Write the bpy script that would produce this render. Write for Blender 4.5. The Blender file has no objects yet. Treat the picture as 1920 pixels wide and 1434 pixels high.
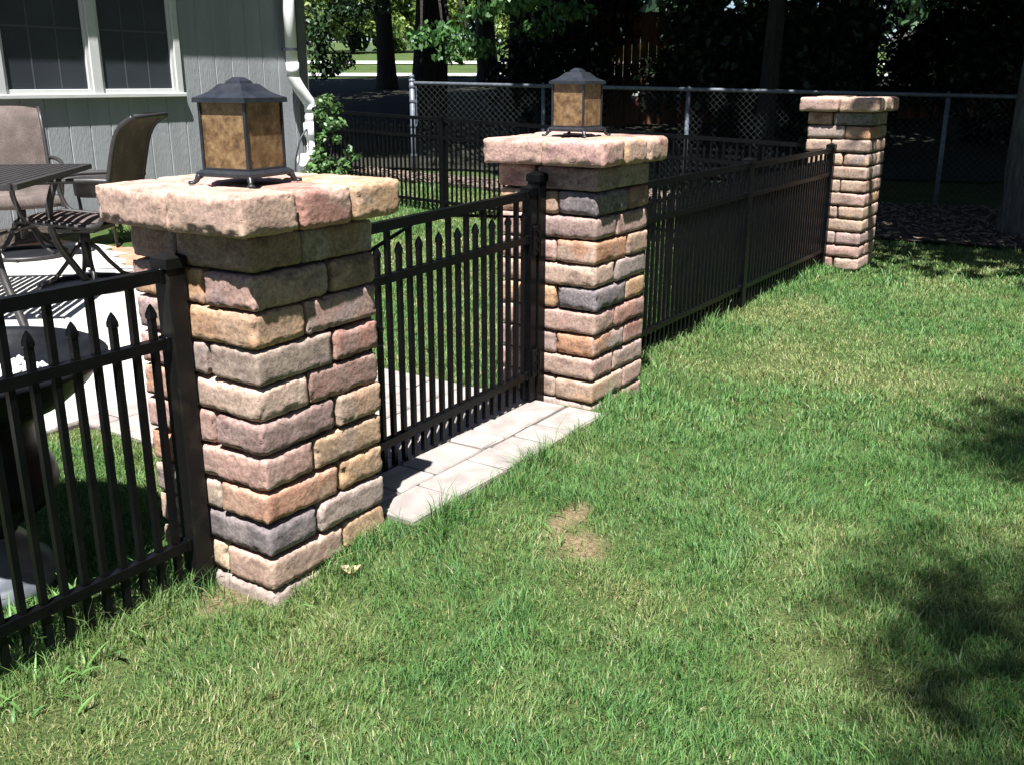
import bpy, bmesh, math, random
import numpy as np
from mathutils import Vector, Matrix, noise, Euler

random.seed(7)
rng = np.random.default_rng(7)
R = math.radians
scene = bpy.context.scene
col = scene.collection

# ------------------------------------------------------------------ camera
CAM = Vector((-1.5152, -1.7145, 1.2708))
c_r = Vector((0.5500, -0.8352, 0.0016)); c_u = Vector((0.2449, 0.1630, 0.9557)); c_f = Vector((0.7985, 0.5252, -0.2942))
cam_d = bpy.data.cameras.new('camera'); cam = bpy.data.objects.new('camera', cam_d); col.objects.link(cam)
m = Matrix((c_r, c_u, -c_f)).transposed().to_4x4(); m.translation = CAM
cam.matrix_world = m
cam_d.sensor_width = 36; cam_d.lens = 34.40; cam_d.clip_start = .05; cam_d.clip_end = 600
scene.camera = cam

# ------------------------------------------------------------------ light
SUN_TO = Vector((-.40, -.22, 1)).normalized()
w = bpy.data.worlds.new('World'); scene.world = w; w.use_nodes = True
nt = w.node_tree; bg = nt.nodes['Background']
sky = nt.nodes.new('ShaderNodeTexSky'); sky.sky_type = 'NISHITA'; sky.sun_disc = False; sky.air_density = .7; sky.dust_density = .4
sky.sun_elevation = math.asin(SUN_TO.z); sky.sun_rotation = math.atan2(SUN_TO.x, SUN_TO.y)
nt.links.new(sky.outputs[0], bg.inputs[0]); bg.inputs[1].default_value = .05
sl = bpy.data.lights.new('sun', 'SUN'); sl.energy = 5.0; sl.angle = R(.55); sl.color = (1, .98, .95)
so = bpy.data.objects.new('sun', sl); col.objects.link(so)
so.rotation_euler = (-SUN_TO).to_track_quat('-Z', 'Y').to_euler(); so.location = (-4, -4, 12)
scene.view_settings.view_transform = 'Standard'; scene.view_settings.look = 'None'
scene.view_settings.exposure = 1.4; scene.view_settings.gamma = 1
scene.render.engine = 'CYCLES'
scene.cycles.max_bounces = 5; scene.cycles.diffuse_bounces = 2; scene.cycles.glossy_bounces = 3
scene.cycles.transparent_max_bounces = 8; scene.cycles.use_denoising = True
scene.cycles.caustics_reflective = False; scene.cycles.caustics_refractive = False

# ------------------------------------------------------------------ materials
MATS = {}
def nodes_of(name):
    mt = bpy.data.materials.new(name); mt.use_nodes = True; MATS[name] = mt
    return mt, mt.node_tree, mt.node_tree.nodes['Principled BSDF']
def N(nt, t, **kw):
    n = nt.nodes.new(t)
    for k, v in kw.items():
        if k.startswith('i_'): n.inputs[int(k[2:]) if k[2:].isdigit() else k[2:].replace('_', ' ')].default_value = v
        else: setattr(n, k, v)
    return n
def ramp(nt, stops):
    n = nt.nodes.new('ShaderNodeValToRGB'); cr = n.color_ramp
    while len(cr.elements) < len(stops): cr.elements.new(.5)
    for e, (p, c) in zip(cr.elements, stops):
        e.position = p; e.color = tuple(c) + ((1,) if len(c) == 3 else ())
    return n
def simple(name, c, rough=.5, metal=0, c2=None, scale=8, bump=0, bscale=None, spec=.5, detail=6, spread=(.35, .65), stretch=None, coord='Object', bdist=.01):
    """noise-mottled colour between c and c2 with optional bump"""
    mt, nt, b = nodes_of(name); L = nt.links.new
    b.inputs['Roughness'].default_value = rough; b.inputs['Metallic'].default_value = metal
    b.inputs['Specular IOR Level'].default_value = spec
    tc = N(nt, 'ShaderNodeTexCoord'); vec = tc.outputs[coord]
    if coord == 'Object':
        oi = N(nt, 'ShaderNodeObjectInfo'); va = N(nt, 'ShaderNodeVectorMath', operation='MULTIPLY_ADD')
        cx = N(nt, 'ShaderNodeCombineXYZ'); 
        for k in range(3): L(oi.outputs['Random'], cx.inputs[k])
        L(cx.outputs[0], va.inputs[0]); va.inputs[1].default_value = (37, 53, 71); L(vec, va.inputs[2]); vec = va.outputs[0]
    if stretch:
        mp = N(nt, 'ShaderNodeMapping'); mp.inputs['Scale'].default_value = stretch; L(vec, mp.inputs[0]); vec = mp.outputs[0]
    nz = N(nt, 'ShaderNodeTexNoise'); nz.inputs['Scale'].default_value = scale; nz.inputs['Detail'].default_value = detail; L(vec, nz.inputs['Vector'])
    rp = ramp(nt, [(spread[0], c), (spread[1], c2 or c)]); L(nz.outputs[0], rp.inputs[0]); L(rp.outputs[0], b.inputs['Base Color'])
    if bump:
        n2 = N(nt, 'ShaderNodeTexNoise'); n2.inputs['Scale'].default_value = bscale or scale * 4; n2.inputs['Detail'].default_value = 5; L(vec, n2.inputs['Vector'])
        bp = N(nt, 'ShaderNodeBump'); bp.inputs['Strength'].default_value = bump; bp.inputs['Distance'].default_value = bdist
        L(n2.outputs[0], bp.inputs['Height']); L(bp.outputs[0], b.inputs['Normal'])
    return mt

def brick_material():
    mt, nt, b = nodes_of('tumbled_brick'); L = nt.links.new
    b.inputs['Roughness'].default_value = .92; b.inputs['Specular IOR Level'].default_value = .25
    tc = N(nt, 'ShaderNodeTexCoord'); oi = N(nt, 'ShaderNodeObjectInfo')
    cx = N(nt, 'ShaderNodeCombineXYZ')
    for k in range(3): L(oi.outputs['Random'], cx.inputs[k])
    va = N(nt, 'ShaderNodeVectorMath', operation='MULTIPLY_ADD'); va.inputs[1].default_value = (31, 47, 59)
    L(cx.outputs[0], va.inputs[0]); L(tc.outputs['Object'], va.inputs[2]); vec = va.outputs[0]
    a1 = N(nt, 'ShaderNodeAttribute', attribute_type='OBJECT', attribute_name='tint_a')
    a2 = N(nt, 'ShaderNodeAttribute', attribute_type='OBJECT', attribute_name='tint_b')
    n1 = N(nt, 'ShaderNodeTexNoise'); n1.inputs['Scale'].default_value = 7; n1.inputs['Detail'].default_value = 5; n1.inputs['Distortion'].default_value = .4; L(vec, n1.inputs['Vector'])
    r1 = ramp(nt, [(.46, (0, 0, 0)), (.56, (1, 1, 1))]); L(n1.outputs[0], r1.inputs[0])
    mx = N(nt, 'ShaderNodeMix', data_type='RGBA'); L(r1.outputs[0], mx.inputs[0]); L(a1.outputs['Color'], mx.inputs[6]); L(a2.outputs['Color'], mx.inputs[7])
    # fine grain
    n2 = N(nt, 'ShaderNodeTexNoise'); n2.inputs['Scale'].default_value = 95; n2.inputs['Detail'].default_value = 4; L(vec, n2.inputs['Vector'])
    r2 = ramp(nt, [(.3, (.70, .70, .70)), (.7, (1.28, 1.28, 1.28))]); L(n2.outputs[0], r2.inputs[0])
    mu = N(nt, 'ShaderNodeMix', data_type='RGBA', blend_type='MULTIPLY'); mu.inputs[0].default_value = 1; L(mx.outputs[2], mu.inputs[6]); L(r2.outputs[0], mu.inputs[7])
    # pale scuffs (efflorescence and tumbling scratches)
    mp = N(nt, 'ShaderNodeMapping'); mp.inputs['Scale'].default_value = (1, 1, 2.2); mp.inputs['Rotation'].default_value = (.4, .7, .2); L(vec, mp.inputs[0])
    n3 = N(nt, 'ShaderNodeTexNoise'); n3.inputs['Scale'].default_value = 34; n3.inputs['Detail'].default_value = 7; n3.inputs['Roughness'].default_value = .7; n3.inputs['Distortion'].default_value = 1.2; L(mp.outputs[0], n3.inputs['Vector'])
    r3 = ramp(nt, [(.57, (0, 0, 0)), (.70, (.5, .5, .5))]); L(n3.outputs[0], r3.inputs[0])
    m3 = N(nt, 'ShaderNodeMix', data_type='RGBA'); L(r3.outputs[0], m3.inputs[0]); L(mu.outputs[2], m3.inputs[6]); m3.inputs[7].default_value = (.55, .46, .41, 1)
    # dark pits
    vo = N(nt, 'ShaderNodeTexVoronoi'); vo.inputs['Scale'].default_value = 60; L(vec, vo.inputs['Vector'])
    r4 = ramp(nt, [(.05, (.35, .33, .32)), (.15, (1, 1, 1))]); L(vo.outputs['Distance'], r4.inputs[0])
    m4 = N(nt, 'ShaderNodeMix', data_type='RGBA', blend_type='MULTIPLY'); m4.inputs[0].default_value = .8; L(m3.outputs[2], m4.inputs[6]); L(r4.outputs[0], m4.inputs[7])
    # dark weather stains with soft shapes, a few per block
    n5 = N(nt, 'ShaderNodeTexNoise'); n5.inputs['Scale'].default_value = 13; n5.inputs['Detail'].default_value = 8; n5.inputs['Roughness'].default_value = .65; L(mp.outputs[0], n5.inputs['Vector'])
    r5 = ramp(nt, [(.36, (.52, .50, .50)), (.52, (1, 1, 1))]); L(n5.outputs[0], r5.inputs[0])
    m5 = N(nt, 'ShaderNodeMix', data_type='RGBA', blend_type='MULTIPLY'); m5.inputs[0].default_value = .85; L(m4.outputs[2], m5.inputs[6]); L(r5.outputs[0], m5.inputs[7])
    gp = N(nt, 'ShaderNodeNewGeometry'); r6 = ramp(nt, [(.515, (1, 1, 1)), (.60, (1.18, 1.17, 1.15))]); L(gp.outputs['Pointiness'], r6.inputs[0])
    m6 = N(nt, 'ShaderNodeMix', data_type='RGBA', blend_type='MULTIPLY'); m6.inputs[0].default_value = 1; L(m5.outputs[2], m6.inputs[6]); L(r6.outputs[0], m6.inputs[7])
    L(m6.outputs[2], b.inputs['Base Color'])
    ad = N(nt, 'ShaderNodeMath', operation='ADD'); L(n2.outputs[0], ad.inputs[0]); L(r4.outputs[0], ad.inputs[1])
    bp = N(nt, 'ShaderNodeBump'); bp.inputs['Strength'].default_value = .45; bp.inputs['Distance'].default_value = .003
    L(ad.outputs[0], bp.inputs['Height']); L(bp.outputs[0], b.inputs['Normal'])
    return mt
brick_material()
simple('pillar_core', (.035, .032, .03), .95, c2=(.05, .045, .04))
simple('black_metal', (.0018, .0022, .003), .36, c2=(.004, .0042, .0048), scale=22, bump=.06, bscale=240, bdist=.001, spec=.13)
simple('dusty_black_metal', (.005, .005, .005), .5, c2=(.035, .027, .02), scale=14, spread=(.55, .85), bump=.1, bscale=200, bdist=.0015, spec=.25)
simple('lantern_metal', (.010, .012, .017), .40, c2=(.022, .024, .030), scale=40, bump=.3, bscale=180, bdist=.002, spec=.6)
simple('patio_paver', (.42, .40, .37), .9, c2=(.50, .48, .45), scale=8, bump=.35, bscale=120, bdist=.003)
simple('paver', (.235, .207, .192), .9, c2=(.315, .286, .268), scale=14, bump=.5, bscale=120, bdist=.003)
simple('paver_joint', (.055, .045, .036), .95, c2=(.11, .09, .075), scale=60)
simple('border_brick', (.36, .15, .09), .9, c2=(.46, .24, .16), scale=9, bump=.4, bscale=140, bdist=.003)
simple('concrete', (.50, .47, .43), .9, c2=(.62, .59, .54), scale=3, bump=.2, bscale=90, bdist=.003)
simple('siding', (.275, .288, .305), .75, c2=(.32, .333, .35), scale=3, bump=.9, bscale=42, bdist=.004, stretch=(2.4, 1, .5))
simple('trim', (.52, .53, .52), .6, c2=(.58, .59, .58), scale=6)
simple('corner_trim', (.16, .165, .16), .7, c2=(.2, .205, .2), scale=6, bump=.2)
simple('roof_shingle', (.06, .055, .05), .95, c2=(.10, .09, .08), scale=20, bump=.5)
simple('white_plastic', (.82, .83, .84), .4, c2=(.86, .87, .88), scale=5)
simple('dark_interior', (.012, .013, .015), .9)
simple('window_screen', (.032, .037, .045), .35, c2=(.042, .048, .057), scale=3, spec=.35)
simple('muntin', (.07, .078, .085), .6)
simple('cable', (.03, .035, .05), .5)
simple('furniture_metal', (.022, .020, .021), .45, c2=(.035, .032, .032), scale=30, bump=.1, bscale=200, bdist=.001, spec=.5)
simple('mulch', (.022, .015, .011), .95, c2=(.075, .055, .042), scale=34, bump=1, bscale=60, bdist=.03, spread=(.35, .7))
simple('wood_chip', (.11, .08, .06), .9, c2=(.26, .20, .16), scale=12)
simple('galvanised', (.085, .10, .125), .5, metal=.0, c2=(.14, .16, .19), scale=30, spec=.6)
simple('wire', (.04, .052, .05), .45, c2=(.06, .072, .07), scale=30, spec=.6)
simple('bark', (.016, .013, .011), .95, c2=(.045, .037, .03), scale=9, bump=1, bscale=22, bdist=.05, stretch=(3, 3, .5), spread=(.3, .7))
simple('bark_grey', (.06, .056, .05), .95, c2=(.13, .122, .108), scale=9, bump=1, bscale=22, bdist=.04, stretch=(3, 3, .5))
simple('fence_wood', (.12, .05, .028), .9, c2=(.20, .085, .045), scale=5, bump=.4, bscale=30, stretch=(3, 3, .4))
simple('white_paint', (.70, .71, .70), .6, c2=(.76, .77, .76))
simple('road', (.40, .39, .37), .9, c2=(.46, .45, .43), scale=2)
simple('urn_black', (.005, .0055, .007), .4, c2=(.010, .011, .013), scale=18, bump=.2, bscale=60, bdist=.002, spec=.12)
simple('urn_base', (.09, .10, .12), .35, c2=(.15, .16, .19), scale=12, bump=.2, bscale=70, bdist=.003, spec=.6)
simple('white_stone', (.72, .70, .68), .5, c2=(.84, .82, .80), scale=60)
simple('dry_leaf', (.22, .12, .055), .8, c2=(.34, .2, .10), scale=30)
simple('pale_leaf', (.50, .36, .22), .8, c2=(.58, .44, .30), scale=40)

def sling_material():
    mt, nt, b = nodes_of('sling_fabric'); L = nt.links.new
    b.inputs['Roughness'].default_value = .85; b.inputs['Specular IOR Level'].default_value = .2
    tc = N(nt, 'ShaderNodeTexCoord')
    nz = N(nt, 'ShaderNodeTexNoise'); nz.inputs['Scale'].default_value = 150; nz.inputs['Detail'].default_value = 3; L(tc.outputs['Object'], nz.inputs['Vector'])
    n2 = N(nt, 'ShaderNodeTexNoise'); n2.inputs['Scale'].default_value = 9; n2.inputs['Detail'].default_value = 5; L(tc.outputs['Object'], n2.inputs['Vector'])
    ad = N(nt, 'ShaderNodeMath', operation='ADD'); L(nz.outputs[0], ad.inputs[0]); L(n2.outputs[0], ad.inputs[1])
    hf = N(nt, 'ShaderNodeMath', operation='MULTIPLY', i_1=.5); L(ad.outputs[0], hf.inputs[0])
    rp = ramp(nt, [(.36, (.075, .060, .053)), (.5, (.105, .082, .074)), (.64, (.165, .135, .124))]); L(hf.outputs[0], rp.inputs[0]); L(rp.outputs[0], b.inputs['Base Color'])
    return mt
sling_material()

def mica_material():
    mt, nt, b = nodes_of('amber_mica'); L = nt.links.new
    b.inputs['Roughness'].default_value = .33; b.inputs['Specular IOR Level'].default_value = .4
    tc = N(nt, 'ShaderNodeTexCoord'); oi = N(nt, 'ShaderNodeObjectInfo')
    cx = N(nt, 'ShaderNodeCombineXYZ')
    for k in range(3): L(oi.outputs['Random'], cx.inputs[k])
    va = N(nt, 'ShaderNodeVectorMath', operation='MULTIPLY_ADD'); va.inputs[1].default_value = (9, 13, 17); L(cx.outputs[0], va.inputs[0]); L(tc.outputs['Object'], va.inputs[2])
    n1 = N(nt, 'ShaderNodeTexNoise'); n1.inputs['Scale'].default_value = 34; n1.inputs['Detail'].default_value = 10; n1.inputs['Roughness'].default_value = .75; n1.inputs['Distortion'].default_value = .25; L(va.outputs[0], n1.inputs['Vector'])
    rp = ramp(nt, [(.30, (.030, .017, .009)), (.43, (.115, .066, .032)), (.54, (.20, .125, .063)), (.72, (.35, .25, .145))]); L(n1.outputs[0], rp.inputs[0]); L(rp.outputs[0], b.inputs['Base Color'])
    return mt
mica_material()

def leaf_material(name, c1, c2, trans=.25, rough=.45):
    mt, nt, b = nodes_of(name); L = nt.links.new
    at = N(nt, 'ShaderNodeAttribute', attribute_name='shade')
    rp = ramp(nt, [(0, c1), (1, c2)]); L(at.outputs['Fac'], rp.inputs[0])
    L(rp.outputs[0], b.inputs['Base Color']); b.inputs['Roughness'].default_value = rough; b.inputs['Specular IOR Level'].default_value = .4
    tr = N(nt, 'ShaderNodeBsdfTranslucent'); L(rp.outputs[0], tr.inputs[0])
    mx = N(nt, 'ShaderNodeMixShader'); mx.inputs[0].default_value = trans
    L(b.outputs[0], mx.inputs[1]); L(tr.outputs[0], mx.inputs[2]); L(mx.outputs[0], nt.nodes['Material Output'].inputs[0])
    return mt
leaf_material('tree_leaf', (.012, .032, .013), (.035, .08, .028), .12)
leaf_material('shaded_leaf', (.005, .012, .006), (.014, .027, .012), .08)  # leaf colour darkened to paint in the grove's deep shade
leaf_material('bough_leaf', (.035, .10, .028), (.09, .20, .055), .3)
leaf_material('shrub_leaf', (.045, .11, .035), (.14, .24, .08), .25)
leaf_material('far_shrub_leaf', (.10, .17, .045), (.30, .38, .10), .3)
leaf_material('weed_leaf', (.08, .19, .05), (.17, .32, .09), .3)

def blade_material():
    mt, nt, b = nodes_of('grass_blade'); L = nt.links.new
    at = N(nt, 'ShaderNodeAttribute', attribute_name='tint')
    L(at.outputs['Color'], b.inputs['Base Color']); b.inputs['Roughness'].default_value = .5; b.inputs['Specular IOR Level'].default_value = .35
    tr = N(nt, 'ShaderNodeBsdfTranslucent'); L(at.outputs['Color'], tr.inputs[0])
    mx = N(nt, 'ShaderNodeMixShader'); mx.inputs[0].default_value = .38
    L(b.outputs[0], mx.inputs[1]); L(tr.outputs[0], mx.inputs[2]); L(mx.outputs[0], nt.nodes['Material Output'].inputs[0])
blade_material()

SOIL = [(.82, -.39, .12, .05), (.68, -.50, .11, .085), (.72, -.40, .07, .04), (-.02, .15, .14, .09), (-.62, -.30, .13, .07)]
def lawn_material():
    mt, nt, b = nodes_of('lawn_ground'); L = nt.links.new
    b.inputs['Roughness'].default_value = .95; b.inputs['Specular IOR Level'].default_value = .15
    ge = N(nt, 'ShaderNodeNewGeometry')
    n1 = N(nt, 'ShaderNodeTexNoise'); n1.inputs['Scale'].default_value = 120; n1.inputs['Detail'].default_value = 6; L(ge.outputs['Position'], n1.inputs['Vector'])
    r1 = ramp(nt, [(.35, (.014, .030, .010)), (.55, (.045, .080, .022)), (.74, (.15, .145, .065))]); L(n1.outputs[0], r1.inputs[0])
    n2 = N(nt, 'ShaderNodeTexNoise'); n2.inputs['Scale'].default_value = 2.2; n2.inputs['Detail'].default_value = 5; L(ge.outputs['Position'], n2.inputs['Vector'])
    r2 = ramp(nt, [(.40, (.07, .13, .032)), (.62, (.17, .19, .07))]); L(n2.outputs[0], r2.inputs[0])
    mx = N(nt, 'ShaderNodeMix', data_type='RGBA'); mx.inputs[0].default_value = .3; L(r1.outputs[0], mx.inputs[6]); L(r2.outputs[0], mx.inputs[7])
    # bare soil spots with ragged outlines
    nd = N(nt, 'ShaderNodeTexNoise'); nd.inputs['Scale'].default_value = 14; nd.inputs['Detail'].default_value = 6; L(ge.outputs['Position'], nd.inputs['Vector'])
    acc = None
    for cx_, cy_, rx, ry in SOIL:
        sb = N(nt, 'ShaderNodeVectorMath', operation='SUBTRACT'); L(ge.outputs['Position'], sb.inputs[0]); sb.inputs[1].default_value = (cx_, cy_, 0)
        ml = N(nt, 'ShaderNodeVectorMath', operation='MULTIPLY'); L(sb.outputs[0], ml.inputs[0]); ml.inputs[1].default_value = (1 / rx, 1 / ry, 0)
        ln = N(nt, 'ShaderNodeVectorMath', operation='LENGTH'); L(ml.outputs[0], ln.inputs[0])
        if acc is None: acc = ln.outputs['Value']
        else:
            mn = N(nt, 'ShaderNodeMath', operation='MINIMUM'); L(acc, mn.inputs[0]); L(ln.outputs['Value'], mn.inputs[1]); acc = mn.outputs[0]
    a2 = N(nt, 'ShaderNodeMath', operation='MULTIPLY_ADD'); L(nd.outputs[0], a2.inputs[0]); a2.inputs[1].default_value = 1.6; L(acc, a2.inputs[2])
    rs_ = ramp(nt, [(.52, (.9, .9, .9)), (.95, (0, 0, 0))]); dv = N(nt, 'ShaderNodeMath', operation='MULTIPLY', i_1=.5); L(a2.outputs[0], dv.inputs[0]); L(dv.outputs[0], rs_.inputs[0])
    ns_ = N(nt, 'ShaderNodeTexNoise'); ns_.inputs['Scale'].default_value = 70; ns_.inputs['Detail'].default_value = 6; L(ge.outputs['Position'], ns_.inputs['Vector'])
    rc = ramp(nt, [(.35, (.13, .092, .05)), (.65, (.28, .21, .13))]); L(ns_.outputs[0], rc.inputs[0])
    ms = N(nt, 'ShaderNodeMix', data_type='RGBA'); L(rs_.outputs[0], ms.inputs[0]); L(mx.outputs[2], ms.inputs[6]); L(rc.outputs[0], ms.inputs[7])
    L(ms.outputs[2], b.inputs['Base Color'])
    bp = N(nt, 'ShaderNodeBump'); bp.inputs['Strength'].default_value = .9; bp.inputs['Distance'].default_value = .02
    L(n1.outputs[0], bp.inputs['Height']); L(bp.outputs[0], b.inputs['Normal'])
lawn_material()

# ------------------------------------------------------------------ helpers
def tag(o, label=None, cat=None, group=None, kind=None):
    if label: o['label'] = label
    if cat: o['category'] = cat
    if group: o['group'] = group
    if kind: o['kind'] = kind
    return o
def empty(name, loc=(0, 0, 0), rz=0, parent=None):
    o = bpy.data.objects.new(name, None); col.objects.link(o); o.location = loc; o.rotation_euler.z = rz
    o.empty_display_size = .05
    if parent: o.parent = parent
    return o
def link(name, me, parent=None, loc=None, rot=None):
    o = bpy.data.objects.new(name, me); col.objects.link(o)
    if parent: o.parent = parent
    if loc is not None: o.location = loc
    if rot is not None: o.rotation_euler = rot
    return o

class MB:
    def __init__(s): s.v = []; s.f = []
    def add(s, vs, fs):
        n = len(s.v); s.v += [tuple(v) for v in vs]; s.f += [tuple(i + n for i in f) for f in fs]; return s
    def box(s, x0, x1, y0, y1, z0, z1, bev=0):
        if bev <= 0:
            vs = [(x, y, z) for z in (z0, z1) for y in (y0, y1) for x in (x0, x1)]
            return s.add(vs, [(0, 2, 3, 1), (4, 5, 7, 6), (0, 1, 5, 4), (2, 6, 7, 3), (0, 4, 6, 2), (1, 3, 7, 5)])
        b = bev
        ring = lambda d, z: [(x0 + d, y0, z), (x1 - d, y0, z), (x1, y0 + d, z), (x1, y1 - d, z), (x1 - d, y1, z), (x0 + d, y1, z), (x0, y1 - d, z), (x0, y0 + d, z)]
        def inner(z): 
            return [(x0 + b, y0 + b, z), (x1 - b, y0 + b, z), (x1 - b, y0 + b, z), (x1 - b, y1 - b, z), (x1 - b, y1 - b, z), (x0 + b, y1 - b, z), (x0 + b, y1 - b, z), (x0 + b, y0 + b, z)]
        r0, r1 = ring(b, z0 + b), ring(b, z1 - b)
        bot = [(x0 + b, y0 + b, z0), (x1 - b, y0 + b, z0), (x1 - b, y1 - b, z0), (x0 + b, y1 - b, z0)]
        top = [(x, y, z1) for x, y, _ in bot]
        vs = r0 + r1 + bot + top
        fs = [(i, (i + 1) % 8, 8 + (i + 1) % 8, 8 + i) for i in range(8)]
        for base, off, flip in ((0, 16, True), (8, 20, False)):
            for k in range(4):
                e0, e1 = (2 * k) % 8, (2 * k + 1) % 8
                q = [base + e0, base + e1, off + (k + 1) % 4, off + k]
                tr = [base + e1, base + (e1 + 1) % 8, off + (k + 1) % 4]
                if flip: q.reverse(); tr.reverse()
                fs += [tuple(q), tuple(tr)]
        fs += [(19, 18, 17, 16), (20, 21, 22, 23)]
        return s.add(vs, fs)
    def bar(s, a, b, wx, wy, up=(0, 0, 1)):
        """rectangular bar from a to b, width wx across, wy along the up direction"""
        a, b = Vector(a), Vector(b); d = (b - a).normalized(); up = Vector(up)
        if abs(d.dot(up)) > .98: up = Vector((1, 0, 0))
        sx = d.cross(up).normalized(); sy = sx.cross(d).normalized()
        vs = []
        for p in (a, b):
            for i, j in ((-1, -1), (1, -1), (1, 1), (-1, 1)): vs.append(p + sx * wx / 2 * i + sy * wy / 2 * j)
        return s.add(vs, [(0, 1, 2, 3), (7, 6, 5, 4), (0, 4, 5, 1), (1, 5, 6, 2), (2, 6, 7, 3), (3, 7, 4, 0)])
    def tube(s, pts, rad, n=8, closed=False, cap=True):
        pts = [Vector(p) for p in pts]; rs = rad if isinstance(rad, (list, tuple)) else [rad] * len(pts)
        k = len(pts); rings = []; prev = None
        for i, p in enumerate(pts):
            if closed: t = pts[(i + 1) % k] - pts[i - 1]
            else: t = pts[min(i + 1, k - 1)] - pts[max(i - 1, 0)]
            t.normalize()
            if prev is None:
                ref = Vector((0, 0, 1)) if abs(t.z) < .9 else Vector((1, 0, 0)); nx = t.cross(ref).normalized()
            else: nx = (prev - t * prev.dot(t)).normalized()
            prev = nx; ny = t.cross(nx)
            rings.append([p + (nx * math.cos(2 * math.pi * j / n) + ny * math.sin(2 * math.pi * j / n)) * rs[i] for j in range(n)])
        vs = [v for r_ in rings for v in r_]; fs = []
        for i in range(k if closed else k - 1):
            a, b = i * n, ((i + 1) % k) * n
            for j in range(n): fs.append((a + j, a + (j + 1) % n, b + (j + 1) % n, b + j))
        if cap and not closed: fs += [tuple(range(n - 1, -1, -1)), tuple((k - 1) * n + j for j in range(n))]
        return s.add(vs, fs)
    def lathe(s, prof, n=32, center=(0, 0, 0)):
        cx, cy, cz = center; vs = []; fs = []; k = len(prof)
        for r_, z in prof:
            for j in range(n): vs.append((cx + r_ * math.cos(2 * math.pi * j / n), cy + r_ * math.sin(2 * math.pi * j / n), cz + z))
        for i in range(k - 1):
            for j in range(n): fs.append((i * n + j, i * n + (j + 1) % n, (i + 1) * n + (j + 1) % n, (i + 1) * n + j))
        return s.add(vs, fs)
    def mesh(s, name, mat, smooth=False, bevel=0):
        me = bpy.data.meshes.new(name); me.from_pydata(s.v, [], s.f); me.materials.append(MATS[mat]); me.validate(); me.update()
        if smooth:
            me.shade_smooth()
            for p_ in me.polygons:
                if len(p_.vertices) > 4: p_.use_smooth = False
        return me
    def build(s, name, mat, parent=None, loc=None, rot=None, smooth=False):
        return link(name, s.mesh(name, mat, smooth), parent, loc, rot)

def sweep3(P, n=5):
    P = [Vector(p) for p in P]; P = [P[0]] + P + [P[-1]]; out = []
    for i in range(1, len(P) - 2):
        for k_ in range(n):
            t_ = k_ / n; a, b, c, d = P[i - 1:i + 3]
            out.append(.5 * ((2 * b) + (c - a) * t_ + (2 * a - 5 * b + 4 * c - d) * t_ ** 2 + (3 * b - a - 3 * c + d) * t_ ** 3))
    out.append(P[-1]); return out

def sheet(name, xs, ys, zf, mat):
    vs = [(x, y, zf(x, y)) for y in ys for x in xs]; nx = len(xs)
    fs = [(j * nx + i, j * nx + i + 1, (j + 1) * nx + i + 1, (j + 1) * nx + i) for j in range(len(ys) - 1) for i in range(nx - 1)]
    me = bpy.data.meshes.new(name); me.from_pydata(vs, [], fs); me.materials.append(MATS[mat]); me.shade_smooth()
    return link(name, me)

def np_mesh(name, V, F, mat, attr=None, attr_name='shade'):
    """V (n,3), F (m,k) numpy -> mesh, quickly; attr per vertex scalar or rgb"""
    me = bpy.data.meshes.new(name); k = F.shape[1]
    me.vertices.add(len(V)); me.vertices.foreach_set('co', V.astype(np.float32).ravel())
    me.loops.add(F.size); me.loops.foreach_set('vertex_index', F.astype(np.int32).ravel())
    me.polygons.add(len(F)); me.polygons.foreach_set('loop_start', np.arange(0, F.size, k, dtype=np.int32))
    try: me.polygons.foreach_set('loop_total', np.full(len(F), k, dtype=np.int32))
    except Exception: pass
    me.update(calc_edges=True)
    if attr is not None:
        if attr.ndim == 1:
            a = me.attributes.new(attr_name, 'FLOAT', 'POINT'); a.data.foreach_set('value', attr.astype(np.float32))
        else:
            a = me.attributes.new(attr_name, 'FLOAT_COLOR', 'POINT')
            c4 = np.ones((len(V), 4), np.float32); c4[:, :3] = attr; a.data.foreach_set('color', c4.ravel())
    me.materials.append(MATS[mat]); return me

def vnoise(x, y, sc, seed=0):
    """smooth 2-D value noise in numpy, 0..1"""
    x = np.asarray(x) * sc; y = np.asarray(y) * sc
    xi = np.floor(x).astype(np.int64); yi = np.floor(y).astype(np.int64); fx = x - xi; fy = y - yi
    fx = fx * fx * (3 - 2 * fx); fy = fy * fy * (3 - 2 * fy)
    def h(a, b):
        n = (a * 374761393 + b * 668265263 + seed * 974634777) & 0x7fffffff
        n = ((n ^ (n >> 13)) * 1274126177) & 0x7fffffff
        return ((n ^ (n >> 16)) & 0xffff) / 65535.
    return (h(xi, yi) * (1 - fx) + h(xi + 1, yi) * fx) * (1 - fy) + (h(xi, yi + 1) * (1 - fx) + h(xi + 1, yi + 1) * fx) * fy

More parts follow.
